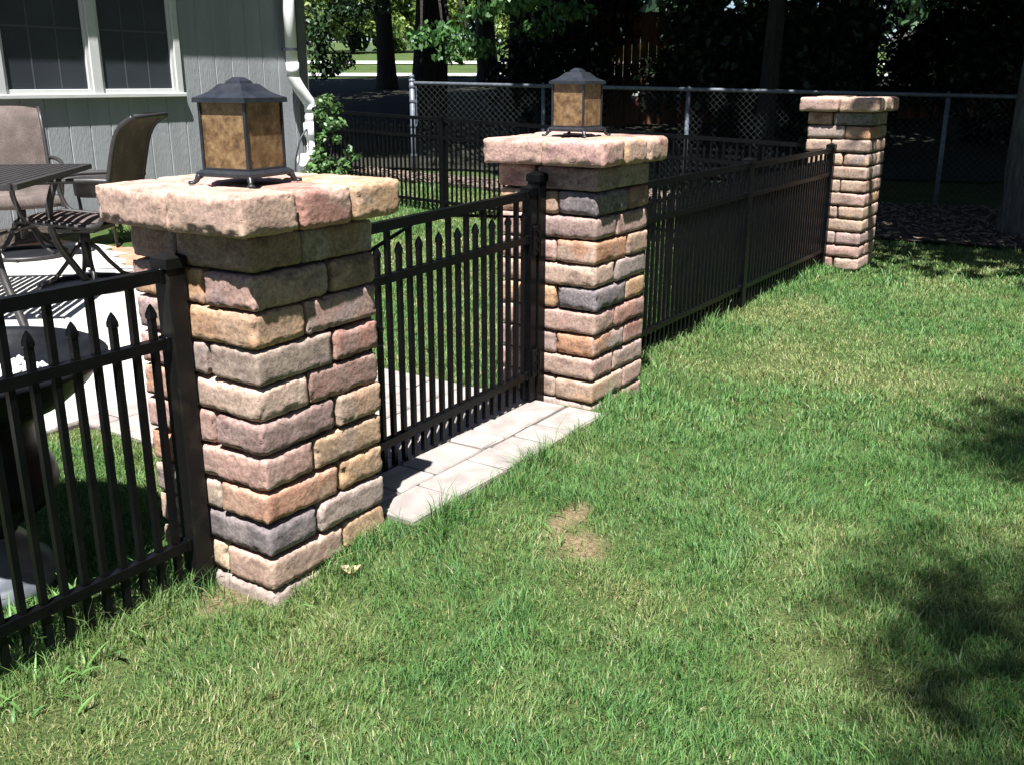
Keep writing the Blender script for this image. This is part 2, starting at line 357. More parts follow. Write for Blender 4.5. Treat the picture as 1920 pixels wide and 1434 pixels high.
# ------------------------------------------------------------------ terrain
FH = Vector((c_f.x, c_f.y, 0)).normalized()
_D = [-50, 9.5, 12, 16, 22, 28, 35, 42, 48, 300]; _Z = [0, 0, .08, .45, 1.02, 1.33, 1.50, 1.98, 2.5, 12]
def terrain_np(x, y):
    d = (x - CAM.x) * FH.x + (y - CAM.y) * FH.y
    yard = .036 * np.clip(y - .4, 0, 6) * np.clip((x - 2.6) / 2.8, 0, 1) * np.clip((9.5 - x) / 2.5, 0, 1)
    return np.interp(d, _D, _Z) + yard
def terrain(x, y): return float(terrain_np(np.float64(x), np.float64(y))) - .0
def axis(a, b, fine0, fine1, step, far):
    out = list(np.arange(fine0, fine1, step)); x = fine0
    while x > a: x -= far; out.insert(0, x)
    x = out[-1]
    while x < b: x += far; out.append(x)
    return out
def rise_np(x, y):
    sm = lambda a, b, v: (lambda t: t * t * (3 - 2 * t))(np.clip((v - a) / (b - a), 0, 1))
    r1 = sm(.05, .45, x) * (1 - sm(1.65, 2.2, x)) * sm(-.95, -.06, y) * (1 - sm(1.7, 2.2, y))
    r2 = (1 - sm(.4, .9, x)) * sm(.55, 1.45, y) * (1 - sm(5.6, 5.9, y)) 
    r3 = sm(1.0, 1.6, x) * (1 - sm(1.9, 3.0, x - .55 * np.maximum(y - 1.5, 0))) * sm(.1, .5, y) * (1 - sm(5.6, 5.9, y))
    return .060 * np.maximum(np.maximum(r1, r2), r3)
def lawn_z(x, y):
    near = 1 if (-4 < x < 10 and -5 < y < 8) else 0
    return terrain(x, y) + (.012 * (noise.noise(Vector((x * 2.1, y * 2.1, 3))) if near else 0)) - .012 + float(rise_np(np.float64(x), np.float64(y)))
ground = sheet('ground', axis(-120, 200, -4, 12, .12, 4), axis(-120, 200, -5, 8, .12, 4), lawn_z, 'lawn_ground')
tag(ground, 'mown green lawn with dry patches running up to the fence', 'lawn', kind='structure')

# ------------------------------------------------------------------ paving
PZ = .070          # top of the paving
def paver_mesh(name, w_, d_, mat, h=.055, seed=0, bev=.006, wob=.006):
    rr = random.Random(seed)
    m_ = MB(); m_.box(-w_ / 2, w_ / 2, -d_ / 2, d_ / 2, -h, 0, bev)
    m_.v = [(x + rr.uniform(-wob, wob) * .5, y + rr.uniform(-wob, wob) * .5, z + rr.uniform(-.0012, .0012)) for x, y, z in m_.v]
    return m_.mesh(name, mat)
path = MB().box(.46, 1.62, -.078, 1.55, -.05, PZ - .012).build('path', 'paver_joint')
tag(path, 'pale paved walkway passing under the black gate', 'path', kind='structure')
k = 0
y = -.078
rows = [.165, .16, .17, .16, .165, .17, .16, .165, .16, .15]
for ri, dep in enumerate(rows):
    x = .46 - (.11 if ri % 2 else 0)
    while x < 1.615:
        wd = random.choice([.14, .18, .22, .26]); x1 = min(x + wd, 1.62)
        if 1.62 - x1 < .09: x1 = 1.62
        x0 = max(x, .46)
        if x1 - x0 > .04:
            k += 1
            o = link('paving_stone', paver_mesh('paving_stone', x1 - x0 - .011, dep - .011, 'paver', seed=k), path, ((x0 + x1) / 2, y + dep / 2, PZ + random.uniform(-.002, .002)))
        x = x1
    y += dep
# patio: polygon edge on the yard side, with a red brick border
EDGE = [(-7, 1.50), (.30, 1.50), (1.66, 1.50), (1.80, 2.1), (2.15, 3.0), (2.62, 3.95), (3.05, 4.75), (3.3, 5.32)]
def edge_x(yy):
    pts = EDGE[2:]
    for (xa, ya), (xb, yb) in zip(pts, pts[1:]):
        if ya <= yy <= yb: return xa + (xb - xa) * (yy - ya) / (yb - ya)
    return pts[-1][0]
poly = EDGE + [(3.3, 5.38), (-7, 5.38)]
pm = MB(); n0 = len(poly)
pm.add([(x, y_, PZ - .012) for x, y_ in poly] + [(x, y_, -.05) for x, y_ in poly], [tuple(range(n0))] + [((i + 1) % n0, i, n0 + i, n0 + (i + 1) % n0) for i in range(n0)])
patio = pm.build('patio', 'paver_joint'); tag(patio, 'pale patio in front of the grey house', 'patio', kind='structure')
y = 1.51
ri = 0
while y < 5.3:
    dep = .30; x_end = edge_x(y + dep / 2) - .13
    x = -1.6 + (.17 if ri % 2 else 0) + .53 * (y - 1.5)
    MBslab = None
    while x < x_end - .04:
        wd = random.choice([.30, .38, .46]); x1 = min(x + wd, x_end)
        if x_end - x1 < .1: x1 = x_end
        k += 1
        link('paving_stone', paver_mesh('paving_stone', x1 - x - .008, dep - .008, 'patio_paver', seed=k), patio, ((x + x1) / 2, y + dep / 2, PZ + random.uniform(-.002, .002)))
        x = x1
    y += dep; ri += 1
bm_ = paver_mesh('border_brick', .095, .20, 'border_brick', seed=5)
def border(a, b):
    a, b = Vector(a), Vector(b); L_ = (b - a).length; n_ = max(1, round(L_ / .10)); d = (b - a).normalized(); ang = math.atan2(d.y, d.x)
    for i in range(n_):
        p_ = a + (b - a) * ((i + .5) / n_)
        link('border_brick', bm_, patio, (p_.x, p_.y, PZ + random.uniform(-.002, .002)), (0, 0, ang + random.uniform(-.02, .02)))
for (xa, ya), (xb, yb) in zip(EDGE[2:-1], EDGE[3:]): border((xa - .03, ya, 0), (xb - .03, yb, 0))
border((1.4, 5.42, 0), (3.3, 5.42, 0))

# mulch strip along the house and the beds by the back fence
def bed(name, pts, z, label, seed, chips, csize=.03):
    m_ = MB(); n_ = len(pts)
    cx_ = sum(p[0] for p in pts) / n_; cy_ = sum(p[1] for p in pts) / n_
    m_.add([(cx_, cy_, z + .012)] + [(x, y, z + terrain(x, y)) for x, y in pts], [(0, i + 1, (i + 1) % n_ + 1) for i in range(n_)])
    o = m_.build(name, 'mulch'); tag(o, label, 'mulch', kind='structure')
    return o
bed('mulch_strip', [(-3, 5.50), (3.35, 5.50), (6.0, 5.50), (6.0, 5.79), (-3, 5.79)], .02, 'dark mulch strip along the foot of the house wall', 3, 0)
bed('mulch_bed', [(7.0, 6.6), (6.9, 5.2), (7.15, 3.9), (7.4, 2.6), (7.15, 1.2), (7.05, .25), (7.1, -.6), (7.0, -1.6), (7.3, -4), (10.2, -4), (9.55, .1), (8.2, 4.0), (7.65, 5.6), (7.5, 6.6)], .012, 'dark mulch bed under the trees along the chain-link fence', 4, 0)
# wood chips
def chips(name, n, inside, mat, label, parent=None, sz=(.012, .05), zoff=.025, seed=3):
    rr = np.random.default_rng(seed); P = inside(rr, n); n = len(P)
    L_ = rr.uniform(*sz, n); W_ = L_ * rr.uniform(.2, .5, n); a = rr.uniform(0, 6.28, n); t = rr.uniform(-.35, .35, n)
    dx = np.stack([np.cos(a), np.sin(a), t], 1) * L_[:, None] / 2; dy = np.stack([-np.sin(a), np.cos(a), rr.uniform(-.3, .3, n)], 1) * W_[:, None] / 2
    c = np.column_stack([P, terrain_np(P[:, 0], P[:, 1]) + zoff + rr.uniform(-.004, .012, n)])
    up = np.array([0, 0, .008])
    V = np.stack([c - dx - dy, c + dx - dy, c + dx + dy, c - dx + dy, c - dx * .8 + up, c + dx * .8 + up], 1).reshape(-1, 3)
    b_ = np.arange(n)[:, None] * 6
    F = np.concatenate([b_ + np.array([[0, 1, 5, 4]]), b_ + np.array([[2, 3, 4, 5]]), b_ + np.array([[3, 2, 1, 0]])])
    o = link(name, np_mesh(name, V, F, mat)); tag(o, label, 'wood chips', kind='stuff'); return o
def bed_pts(rr, n):
    y_ = rr.uniform(-2.2, 6.3, n); x0 = np.interp(y_, [-2.2, .25, 2.6, 5.2, 6.3], [7.05, 7.05, 7.4, 6.9, 7.0]); x1 = np.interp(y_, [-2.2, .1, 4, 5.6, 6.3], [9.9, 9.5, 8.2, 7.65, 7.5])
    return np.column_stack([x0 + (x1 - x0) * rr.uniform(0, 1, n), y_])
chips('mulch_chips', 5000, bed_pts, 'wood_chip', 'brown wood chips and dead leaves scattered over the mulch bed', sz=(.02, .08))
def strip_pts(rr, n): return np.column_stack([rr.uniform(2.0, 6, n), rr.uniform(5.5, 5.78, n)])
chips('mulch_bits', 900, strip_pts, 'wood_chip', 'small wood chips lying at the foot of the house wall', sz=(.015, .05), seed=4)

# ------------------------------------------------------------------ pillars
TINT = dict(
    gold=((.46, .29, .135), (.40, .27, .16)), orange=((.44, .225, .115), (.40, .25, .16)), tan=((.40, .29, .205), (.36, .27, .20)),
    pink=((.41, .255, .215), (.37, .27, .225)), red=((.33, .165, .125), (.30, .19, .155)), mauve=((.29, .215, .195), (.33, .25, .21)),
    grey=((.27, .235, .205), (.33, .28, .23)), slate=((.155, .15, .16), (.21, .195, .195)), brown=((.25, .165, .115), (.29, .20, .14)),
    buff=((.44, .345, .235), (.40, .31, .22)), purple=((.245, .16, .145), (.31, .225, .195)), goldtan=((.45, .30, .16), (.40, .30, .21)),
    pinktan=((.42, .29, .225), (.38, .25, .20)), greytan=((.35, .29, .235), (.29, .25, .22)))
def rough_block(name, dx, dy, dz, seed, res, r0, amp, erode=1.0):
    """tumbled block: rounded box with eroded edges and a bumpy skin"""
    hx, hy, hz = dx / 2, dy / 2, dz / 2
    nx, ny, nz_ = [max(4, int(round(a / res))) for a in (dx, dy, dz)]
    bm = bmesh.new(); idx = {}
    def vert(i, j, k_):
        key = (i, j, k_)
        if key not in idx: idx[key] = bm.verts.new((-hx + dx * i / nx, -hy + dy * j / ny, -hz + dz * k_ / nz_))
        return idx[key]
    for i in range(nx):
        for j in range(ny):
            bm.faces.new((vert(i, j, nz_), vert(i + 1, j, nz_), vert(i + 1, j + 1, nz_), vert(i, j + 1, nz_)))
            bm.faces.new((vert(i, j + 1, 0), vert(i + 1, j + 1, 0), vert(i + 1, j, 0), vert(i, j, 0)))
    for i in range(nx):
        for k_ in range(nz_):
            bm.faces.new((vert(i, 0, k_), vert(i + 1, 0, k_), vert(i + 1, 0, k_ + 1), vert(i, 0, k_ + 1)))
            bm.faces.new((vert(i, ny, k_ + 1), vert(i + 1, ny, k_ + 1), vert(i + 1, ny, k_), vert(i, ny, k_)))
    for j in range(ny):
        for k_ in range(nz_):
            bm.faces.new((vert(0, j, k_ + 1), vert(0, j + 1, k_ + 1), vert(0, j + 1, k_), vert(0, j, k_)))
            bm.faces.new((vert(nx, j, k_), vert(nx, j + 1, k_), vert(nx, j + 1, k_ + 1), vert(nx, j, k_ + 1)))
    off = Vector((seed * 3.17 % 91, seed * 7.31 % 83, seed * 1.93 % 77))
    for v in bm.verts:
        p = v.co.copy()
        e = noise.noise(p * 17 + off) * .5 + .5; e2 = noise.noise(p * 60 + off) * .5 + .5
        r = r0 * (.35 + 1.5 * e ** 1.6 * erode + .5 * e2)
        q = Vector((max(-hx + r, min(hx - r, p.x)), max(-hy + r, min(hy - r, p.y)), max(-hz + r, min(hz - r, p.z))))
        d = p - q
        if d.length > 1e-7: 
            on_edge = sum(abs(c) > 1e-6 for c in d) > 1
            d.normalize()
            chip = amp * 4.2 * max(0, noise.noise(p * 30 + off * 1.3)) ** 1.3 + amp * 2.6 * max(0, noise.noise(p * 110 + off * 1.7)) if on_edge else 0
            v.co = q + d * (r - chip + amp * (noise.noise(p * 14 + off) * .55 + noise.noise(p * 70 + off) * .25))
    me = bpy.data.meshes.new(name); bm.to_mesh(me); bm.free(); me.shade_smooth(); me.materials.append(MATS['tumbled_brick']); return me
S = .4397; CH = .09
def soften(c, k_=.72):
    g_ = (c[0] * .4 + c[1] * .4 + c[2] * .2) ; g_ = (g_ * 1.14, g_ * .95, g_ * .91); return [(a_ * k_ + b_ * (1 - k_)) * q_ for a_, b_, q_ in zip(c, g_, (1.08, 1.0, 1.0))]
def tint(o, key, rr):
    a, b = [soften(c) for c in TINT[key]]; j = rr.uniform(.9, 1.12); jj = rr.uniform(.88, 1.1)
    o['tint_a'] = [a[0] * j, a[1] * j * rr.uniform(.97, 1.03), a[2] * j * rr.uniform(.94, 1.06)]
    bb = b if (rr.random() < .5 or key == 'slate') else soften(TINT[rr.choice(['tan', 'pinktan', 'greytan', 'brown', 'goldtan'])][1])
    o['tint_b'] = [c * jj for c in bb]
def pillar(ox, oy, ztop, courses, K, Rr, Ll, caps, label, seed, res, base_z):
    rr = random.Random(seed)
    root = empty('brick_pillar', (ox, oy, base_z)); tag(root, label, 'pillar', 'tumbled brick pillars with cap stones')
    z1 = ztop - base_z
    MB().box(.035, S - .035, .035, S - .035, z1 - courses * CH, z1 - .01).build('core', 'pillar_core', root)
    a, b = .6 * S, .4 * S
    keys = list(TINT)
    for c in range(courses):
        zc = z1 - CH * (c + .5); odd = c % 2 == 0
        # the four blocks of a pinwheel course: (centre x, centre y, dx, dy, colour)
        if odd: bl = [(b / 2, a / 2, b, a, K[c]), (b + a / 2, b / 2, a, b, Rr[c]), (S - b / 2, b + a / 2, b, a, rr.choice(keys)), (a / 2, S - b / 2, a, b, Ll[c])]
        else: bl = [(a / 2, b / 2, a, b, K[c]), (S - b / 2, a / 2, b, a, Rr[c]), (b + a / 2, S - b / 2, a, b, rr.choice(keys)), (b / 2, b + a / 2, b, a, Ll[c])]
        for q, (x, y, dx, dy, key) in enumerate(bl):
            me = rough_block('brick', dx - .006, dy - .006, CH - rr.uniform(.0045, .0085), seed * 100 + c * 4 + q, res if q != 2 else .03, rr.uniform(.006, .0125), rr.uniform(.0018, .0032), rr.uniform(.8, 1.5))
            o = link('brick', me, root, (x + rr.uniform(-.003, .003), y + rr.uniform(-.003, .003), zc + rr.uniform(-.0016, .0016)),
                     (rr.uniform(-.014, .014), rr.uniform(-.014, .014), rr.uniform(-.022, .022)))
            tint(o, key, rr)
    # cap: three bands of two stones
    O = .052; W_ = S + 2 * O; ct = .098
    for i in range(3):
        for j in range(2):
            dx, dy = W_ / 3, W_ / 2
            me = rough_block('cap_stone', dx - .007, dy - .007, ct - .004, seed * 100 + 70 + i * 2 + j, res * .9, .0125, .0026, 1.3)
            o = link('cap_stone', me, root, (-O + dx * (i + .5) + rr.uniform(-.005, .005), -O + dy * (j + .5) + rr.uniform(-.005, .005), z1 + ct / 2 + rr.uniform(-.002, .003)),
                     (rr.uniform(-.014, .014), rr.uniform(-.014, .014), rr.uniform(-.02, .02)))
            tint(o, caps[i * 2 + j], rr); o['tint_b'] = [c * 1.0 for c in soften(TINT['pinktan' if (i + j) % 2 else 'tan'][0])]
    return root
P1 = pillar(0, 0, .9315, 11,
    ['brown', 'mauve', 'gold', 'greytan', 'buff', 'purple', 'pink', 'orange', 'slate', 'tan', 'greytan'],
    ['brown', 'brown', 'mauve', 'red', 'red', 'goldtan', 'goldtan', 'gold', 'greytan', 'goldtan', 'red'],
    ['brown', 'gold', 'mauve', 'pink', 'orange', 'pinktan', 'orange', 'greytan', 'tan', 'buff', 'tan'],
    ['pinktan', 'tan', 'red', 'pink', 'goldtan', 'tan'],
    'nearest and largest brick pillar, with a lantern on its cap and a fence post against it', 1, .0072, 0)
P2 = pillar(1.661, .003, .9705, 11,
    ['mauve', 'slate', 'mauve', 'orange', 'tan', 'slate', 'tan', 'orange', 'pink', 'goldtan', 'greytan'],
    ['grey', 'red', 'pinktan', 'goldtan', 'grey', 'gold', 'red', 'red', 'greytan', 'tan', 'tan'],
    ['red', 'gold', 'pink', 'pink', 'tan', 'gold', 'tan', 'mauve', 'pink', 'grey', 'tan'],
    ['pink', 'pinktan', 'goldtan', 'tan', 'red', 'pink'],
    'middle brick pillar beside the gate hinges, with a lantern on its cap', 2, .0105, 0)
P3 = pillar(5.487, -.002, 1.0715, 12,
    ['slate', 'orange', 'mauve', 'tan', 'tan', 'brown', 'pink', 'goldtan', 'tan', 'mauve', 'pinktan', 'greytan'],
    ['grey', 'tan', 'tan', 'greytan', 'grey', 'pink', 'gold', 'pinktan', 'pink', 'grey', 'tan', 'grey'],
    ['red', 'greytan', 'tan', 'buff', 'pinktan', 'tan', 'mauve', 'tan', 'pink', 'tan', 'tan', 'tan'],
    ['pink', 'pinktan', 'tan', 'pinktan', 'pink', 'tan'],
    'far brick pillar at the lawn corner with a bare cap and no lantern', 3, .0145, 0)

# ------------------------------------------------------------------ lanterns
def lantern(loc, rz, label):
    t = empty('lantern', loc, rz); tag(t, label, 'lantern', 'lanterns on the pillars')
    w_, h0, h1 = .0675, .034, .196
    # base tray
    m_ = MB()
    def ringsq(hw, z): return [(-hw, -hw, z), (hw, -hw, z), (hw, hw, z), (-hw, hw, z)]
    def stack(levels, capb=True, capt=True):
        mm = MB(); vs = []; fs = []
        for hw, z in levels: vs += ringsq(hw, z)
        for i in range(len(levels) - 1):
            for j in range(4): fs.append((i * 4 + j, i * 4 + (j + 1) % 4, (i + 1) * 4 + (j + 1) % 4, (i + 1) * 4 + j))
        if capb: fs.append((3, 2, 1, 0))
        if capt: n_ = len(levels) - 1; fs.append((n_ * 4, n_ * 4 + 1, n_ * 4 + 2, n_ * 4 + 3))
        return mm.add(vs, fs)
    stack([(.080, .018), (.083, .020), (.083, .027), (.078, .031), (.074, h0)]).build('base_tray', 'lantern_metal', t)
    for sx in (-1, 1):
        for sy in (-1, 1):
            f_ = MB(); d = Vector((sx, sy, 0)) / math.sqrt(2)
            pts = [d * .104 + Vector((0, 0, .022)), d * .113 + Vector((0, 0, .016)), d * .117 + Vector((0, 0, .008)), d * .124 + Vector((0, 0, .0035)), d * .136 + Vector((0, 0, .003))]
            f_.tube(pts, [.008, .0075, .006, .005, .0045], 8); f_.tube([d * .128 + Vector((0, 0, 0)), d * .128 + Vector((0, 0, .005))], .009, 10)
            f_.build('foot', 'lantern_metal', t, smooth=True)
    MB().box(-w_ + .006, w_ - .006, -w_ + .006, w_ - .006, h0 + .001, h0 + .003).build('floor_plate', 'lantern_metal', t)
    for a in range(4):
        p_ = MB().box(-w_ + .004, w_ - .004, -.0015, .0015, h0 + .003, h1)
        p_.build('mica_pane', 'amber_mica', t, loc=(math.sin(a * math.pi / 2) * (w_ - .002), -math.cos(a * math.pi / 2) * (w_ - .002), 0), rot=(0, 0, a * math.pi / 2))
        b_ = MB().box(-.0035, .0035, -.0035, .0035, h0, h1 + .004)
        c_, s_ = math.cos(a * math.pi / 2), math.sin(a * math.pi / 2)
        b_.build('corner_bar', 'lantern_metal', t, loc=((w_) * (c_ - s_), (w_) * (s_ + c_), 0))
        r_ = MB().box(-w_ + .004, w_ - .004, -.003, .003, h0 + .0005, h0 + .005)
        r_.build('pane_rail', 'lantern_metal', t, loc=(s_ * w_, -c_ * w_, 0), rot=(0, 0, a * math.pi / 2))
    rf = stack([(.076, h1 - .004), (.0795, h1 - .005), (.079, h1 + .006), (.072, h1 + .009), (.060, h1 + .0145), (.050, h1 + .021), (.041, h1 + .030), (.034, h1 + .037), (.030, h1 + .038)]).build('roof', 'lantern_metal', t)
    stack([(.020, .0), (.024, .0), (.021, .006), (.012, .013), (.008, .015)]).build('finial', 'lantern_metal', rf, loc=(0, 0, h1 + .038))
    return t
lantern((.178, .187, .9315 + .098), R(8), 'larger looking amber lantern on the nearest pillar, in front of the house')
lantern((1.880, .222, .9705 + .098), R(-1), 'amber lantern on the middle pillar, in front of the dark trees')

# ------------------------------------------------------------------ picket fences and gate
PW = .0155
def picket_mesh(z0, z1, spear):
    m_ = MB(); h = PW / 2
    if not spear: m_.box(-h, h, -h, h, z0, z1)
    else:
        m_.box(-h, h, -h, h, z0, z1 - .036)
        k_ = h * 1.25
        lv = [(h, z1 - .036), (k_, z1 - .034), (k_, z1 - .024), (h * .75, z1 - .010), (h * .15, z1)]
        vs = []; fs = []
        for hw, z in lv: vs += [(-hw, -hw, z), (hw, -hw, z), (hw, hw, z), (-hw, hw, z)]
        for i in range(len(lv) - 1):
            for j in range(4): fs.append((i * 4 + j, i * 4 + (j + 1) % 4, (i + 1) * 4 + (j + 1) % 4, (i + 1) * 4 + j))
        fs.append((16, 17, 18, 19)); m_.add(vs, fs)
    return m_.mesh('picket', 'black_metal')
def post(parent, x, z0, z1, size=.05, mat='black_metal', cap=True):
    h = size / 2
    o = MB().box(-h, h, -h, h, z0, z1 - .02, .003).build('post', mat, parent, loc=(x, 0, 0))
    if cap:
        m_ = MB(); c_ = h + .004; lv = [(c_, z1 - .036), (c_, z1 - .012), (c_ * .92, z1 - .009), (c_ * .25, z1)]
        vs = []; fs = []
        for hw, z in lv: vs += [(-hw, -hw, z), (hw, -hw, z), (hw, hw, z), (-hw, hw, z)]
        for i in range(3):
            for j in range(4): fs.append((i * 4 + j, i * 4 + (j + 1) % 4, (i + 1) * 4 + (j + 1) % 4, (i + 1) * 4 + j))
        fs += [(12, 13, 14, 15), (3, 2, 1, 0)]; m_.add(vs, fs); m_.build('post_cap', mat, o)
    return o
def fence_run(root, x0, x1, pitch=.0515, first=.0515, zt=.828, zm=.664, zb=.13, zbot=.035, spear_top=.765, slope=0, spear_first=True, tilt_z=lambda x: 0):
    """rails and pickets along the root's x axis"""
    for z, hgt in ((zt, .030), (zm, .026), (zb, .026)):
        MB().bar((x0, 0, z + tilt_z(x0)), (x1, 0, z + tilt_z(x1)), .026, hgt).build('rail', 'black_metal', root)
        for xe in (x0 + .008, x1 - .008): MB().box(xe - .012, xe + .012, -.0165, .0165, z + tilt_z(xe) - hgt / 2 - .004, z + tilt_z(xe) + hgt / 2 + .004, .002).build('bracket', 'black_metal', root)
    long_m, short_m = picket_mesh(zbot, zt - .012, False), picket_mesh(zbot, spear_top, True)
    n_ = int((x1 - x0 - first * .5) / pitch); i = 0
    x = x0 + first
    while x < x1 - pitch * .4:
        sp = (i % 2 == 0) == spear_first
        link('picket', short_m if sp else long_m, root, (x, 0, tilt_z(x) + random.uniform(-.001, .001)), (0, random.uniform(-.002, .002), 0))
        x += pitch; i += 1
FY = .245
# left of the nearest pillar (runs towards -x)
t = empty('picket_fence', (-.030, FY, 0), math.pi); tag(t, 'black metal picket fence left of the nearest pillar, in front of the black urn', 'fence', 'black picket fences')
post(t, 0, -.06, .880, .052, 'dusty_black_metal'); fence_run(t, .02, 2.4, first=.045)
post(t, 2.42, -.06, .880, .052)
# between the middle and the far pillar
t = empty('picket_fence', (2.128, FY, 0)); tag(t, 'black metal picket fence between the middle and far pillars', 'fence', 'black picket fences')
post(t, 0, -.06, .872); post(t, 1.74, -.06, .868); post(t, 3.325, -.06, .866)
fence_run(t, .02, 1.72, zt=.822, zm=.660); fence_run(t, 1.76, 3.30, zt=.818, zm=.657)
# back fence, from the far pillar to the house
t = empty('picket_fence', (5.70, .46, 0), math.pi / 2); tag(t, 'black metal picket fence along the back of the yard, before the chain-link fence', 'fence', 'black picket fences')
tz = lambda x: .0335 * x
for px_ in (.02, 1.66, 3.33, 4.86): post(t, px_, -.06, .865 + tz(px_))
for a_, b_ in ((.04, 1.64), (1.68, 3.31), (3.35, 4.84)): fence_run(t, a_, b_, zt=.828, zm=.666, zb=.095, zbot=.01, spear_top=.768, tilt_z=tz)
# gate and its posts
t = empty('gate_post', (1.632, FY, 0)); tag(t, 'tall black gate post with hinges against the middle pillar', 'post'); post(t, 0, -.05, .950, .052)
t = empty('gate_post', (.472, FY, 0)); tag(t, 'black gate post hidden against the back side of the nearest pillar', 'post'); post(t, 0, -.05, .93, .05)
g = empty('gate', (1.58, FY, 0), math.pi); tag(g, 'black metal picket gate closed between the two lantern pillars', 'gate')
post(g, 0, .075, .905, .042); post(g, 1.035, .082, .89, .042)
gt = lambda x: -.022 * x
fence_run(g, .018, 1.02, first=.0395 - .018, zt=.868, zm=.706, zb=.178, zbot=.088, spear_top=.812, tilt_z=gt, spear_first=True)
for a_, b_ in (((1.0, .016, .74), (.62, .016, .845)), ((.50, .016, .845), (.0, .016, .785))): MB().bar((a_[0], -a_[1] - .008, a_[2]), (b_[0], -b_[1] - .008, b_[2]), .006, .010).build('brace', 'black_metal', g)
for hz in (.70, .225):
    m_ = MB(); m_.box(-.042, .016, .0215, .031, hz - .055, hz + .055, .002); m_.tube([(-.026, .030, hz - .06), (-.026, .030, hz + .06)], .009, 10)
    for q in (-.035, 0, .035): m_.tube([(-.008, .030, hz + q), (-.008, .036, hz + q)], .005, 8); m_.tube([(-.038, .030, hz + q), (-.038, .036, hz + q)], .005, 8)
    m_.build('hinge', 'black_metal', g)
MB().box(.90, 1.02, .018, .045, .50, .56, .004).tube([(.885, .03, .545), (.91, .03, .545)], .008, 8).build('latch', 'black_metal', g)

# ------------------------------------------------------------------ house
WY = 5.80; HX = 6.07            # wall plane and the right-hand corner
house = empty('house', (3, WY, 0)); tag(house, 'grey-green house with grooved vertical siding and white downspout', 'house')
def hp(mb, name, mat, parent=house, smooth=False):
    """build a mesh given in world coordinates under the house"""
    if parent is house: mb.v = [(x - 3, y - WY, z) for x, y, z in mb.v]
    return mb.build(name, mat, parent, smooth=smooth)
WX0, WX1, WZ0, WZ1 = 2.83, 4.475, 1.165, 2.22      # window opening
def wall_box(x0, x1, z0, z1): return MB().box(x0, x1, WY + .03, WY + .18, z0, z1)
hp(MB().box(-4, WX0, WY + .012, WY + .16, -.1, 2.75).box(WX1, HX - .01, WY + .012, WY + .16, -.1, 2.75).box(WX0, WX1, WY + .012, WY + .16, -.1, WZ0).box(WX0, WX1, WY + .012, WY + .16, WZ1, 2.75), 'wall', 'siding')
hp(MB().box(HX - .16, HX - .01, WY + .17, WY + 9, -.1, 2.75).box(-4, -3.85, WY + .17, WY + 9, -.1, 2.75).box(-4, HX - .01, WY + 9, WY + 9.15, -.1, 2.75), 'side_wall', 'siding')
hp(MB().box(-4, HX + .0, WY + .005, WY + .17, -.15, .12), 'foundation', 'concrete')
pitch = .1945; off = 4.528
sid = {}
x = off - pitch * 22
while x < HX - .09:
    xa, xb = x + .0005, min(x + pitch - .0005, HX - .095)
    spans = [(.12, 2.66)]
    if xb > WX0 - .02 and xa < WX1 + .02: spans = [(.12, WZ0 - .02), (WZ1 + .05, 2.66)]
    if xb - xa > .03 and xb > .6:
        for za, zb in spans:
            key = (round(xb - xa, 3), za, zb)
            if key not in sid: sid[key] = MB().box(-(xb - xa) / 2, (xb - xa) / 2, 0, .028, za, zb, .007).mesh('siding_board', 'siding')
            link('siding_board', sid[key], house, ((xa + xb) / 2 - 3, 0, 0))
    x += pitch
hp(MB().box(HX - .09, HX, WY - .018, WY + .03, -.02, 2.66, .003).box(HX, HX + .02, WY - .018, WY + .09, -.02, 2.66, .003), 'corner_board', 'corner_trim')
# windows: two sashes side by side, screens, grilles
wn = empty('window', (0, 0, 0), 0, house)
def wp(mb, name, mat): 
    mb.v = [(x - 3, y - WY, z) for x, y, z in mb.v]; return mb.build(name, mat, wn)
mid = 3.655
wp(MB().box(WX0 - .035, WX0 + .03, WY - .03, WY + .03, WZ0 + .001, WZ1, .004), 'casing', 'trim')
wp(MB().box(WX1 - .03, WX1 + .035, WY - .03, WY + .03, WZ0 + .001, WZ1, .004), 'casing', 'trim')
wp(MB().box(mid - .045, mid + .045, WY - .028, WY + .03, WZ0 + .001, WZ1, .004), 'mullion', 'trim')
wp(MB().box(WX0 - .05, WX1 + .05, WY - .05, WY + .03, WZ0 - .035, WZ0, .005), 'sill', 'trim')
wp(MB().box(WX0 - .035, WX1 + .035, WY - .032, WY + .03, WZ1, WZ1 + .06, .004), 'casing', 'trim')
for xa, xb in ((WX0 + .03, mid - .045), (mid + .045, WX1 - .03)):
    fr = MB()
    for a_ in ((xa, xa + .028, WZ0, WZ1), (xb - .028, xb, WZ0, WZ1)): fr.box(a_[0], a_[1], WY - .012, WY + .03, a_[2], a_[3], .003)
    fr.box(xa + .028, xb - .028, WY - .010, WY + .03, WZ0, WZ0 + .035, .003); fr.box(xa + .028, xb - .028, WY - .010, WY + .03, WZ1 - .03, WZ1, .003)
    wp(fr, 'sash', 'trim')
    wp(MB().box(xa + .02, xb - .02, WY + .012, WY + .016, WZ0 + .02, WZ1 - .02), 'screen', 'window_screen')
    for q in (1, 2):
        xx = xa + .028 + (xb - xa - .056) * q / 3; wp(MB().box(xx - .006, xx + .006, WY + .009, WY + .0115, WZ0 + .035, WZ1 - .03), 'grille_bar', 'muntin')
    wp(MB().box(xa + .028, xb - .028, WY + .0092, WY + .0118, 1.66, 1.675), 'grille_bar', 'muntin')
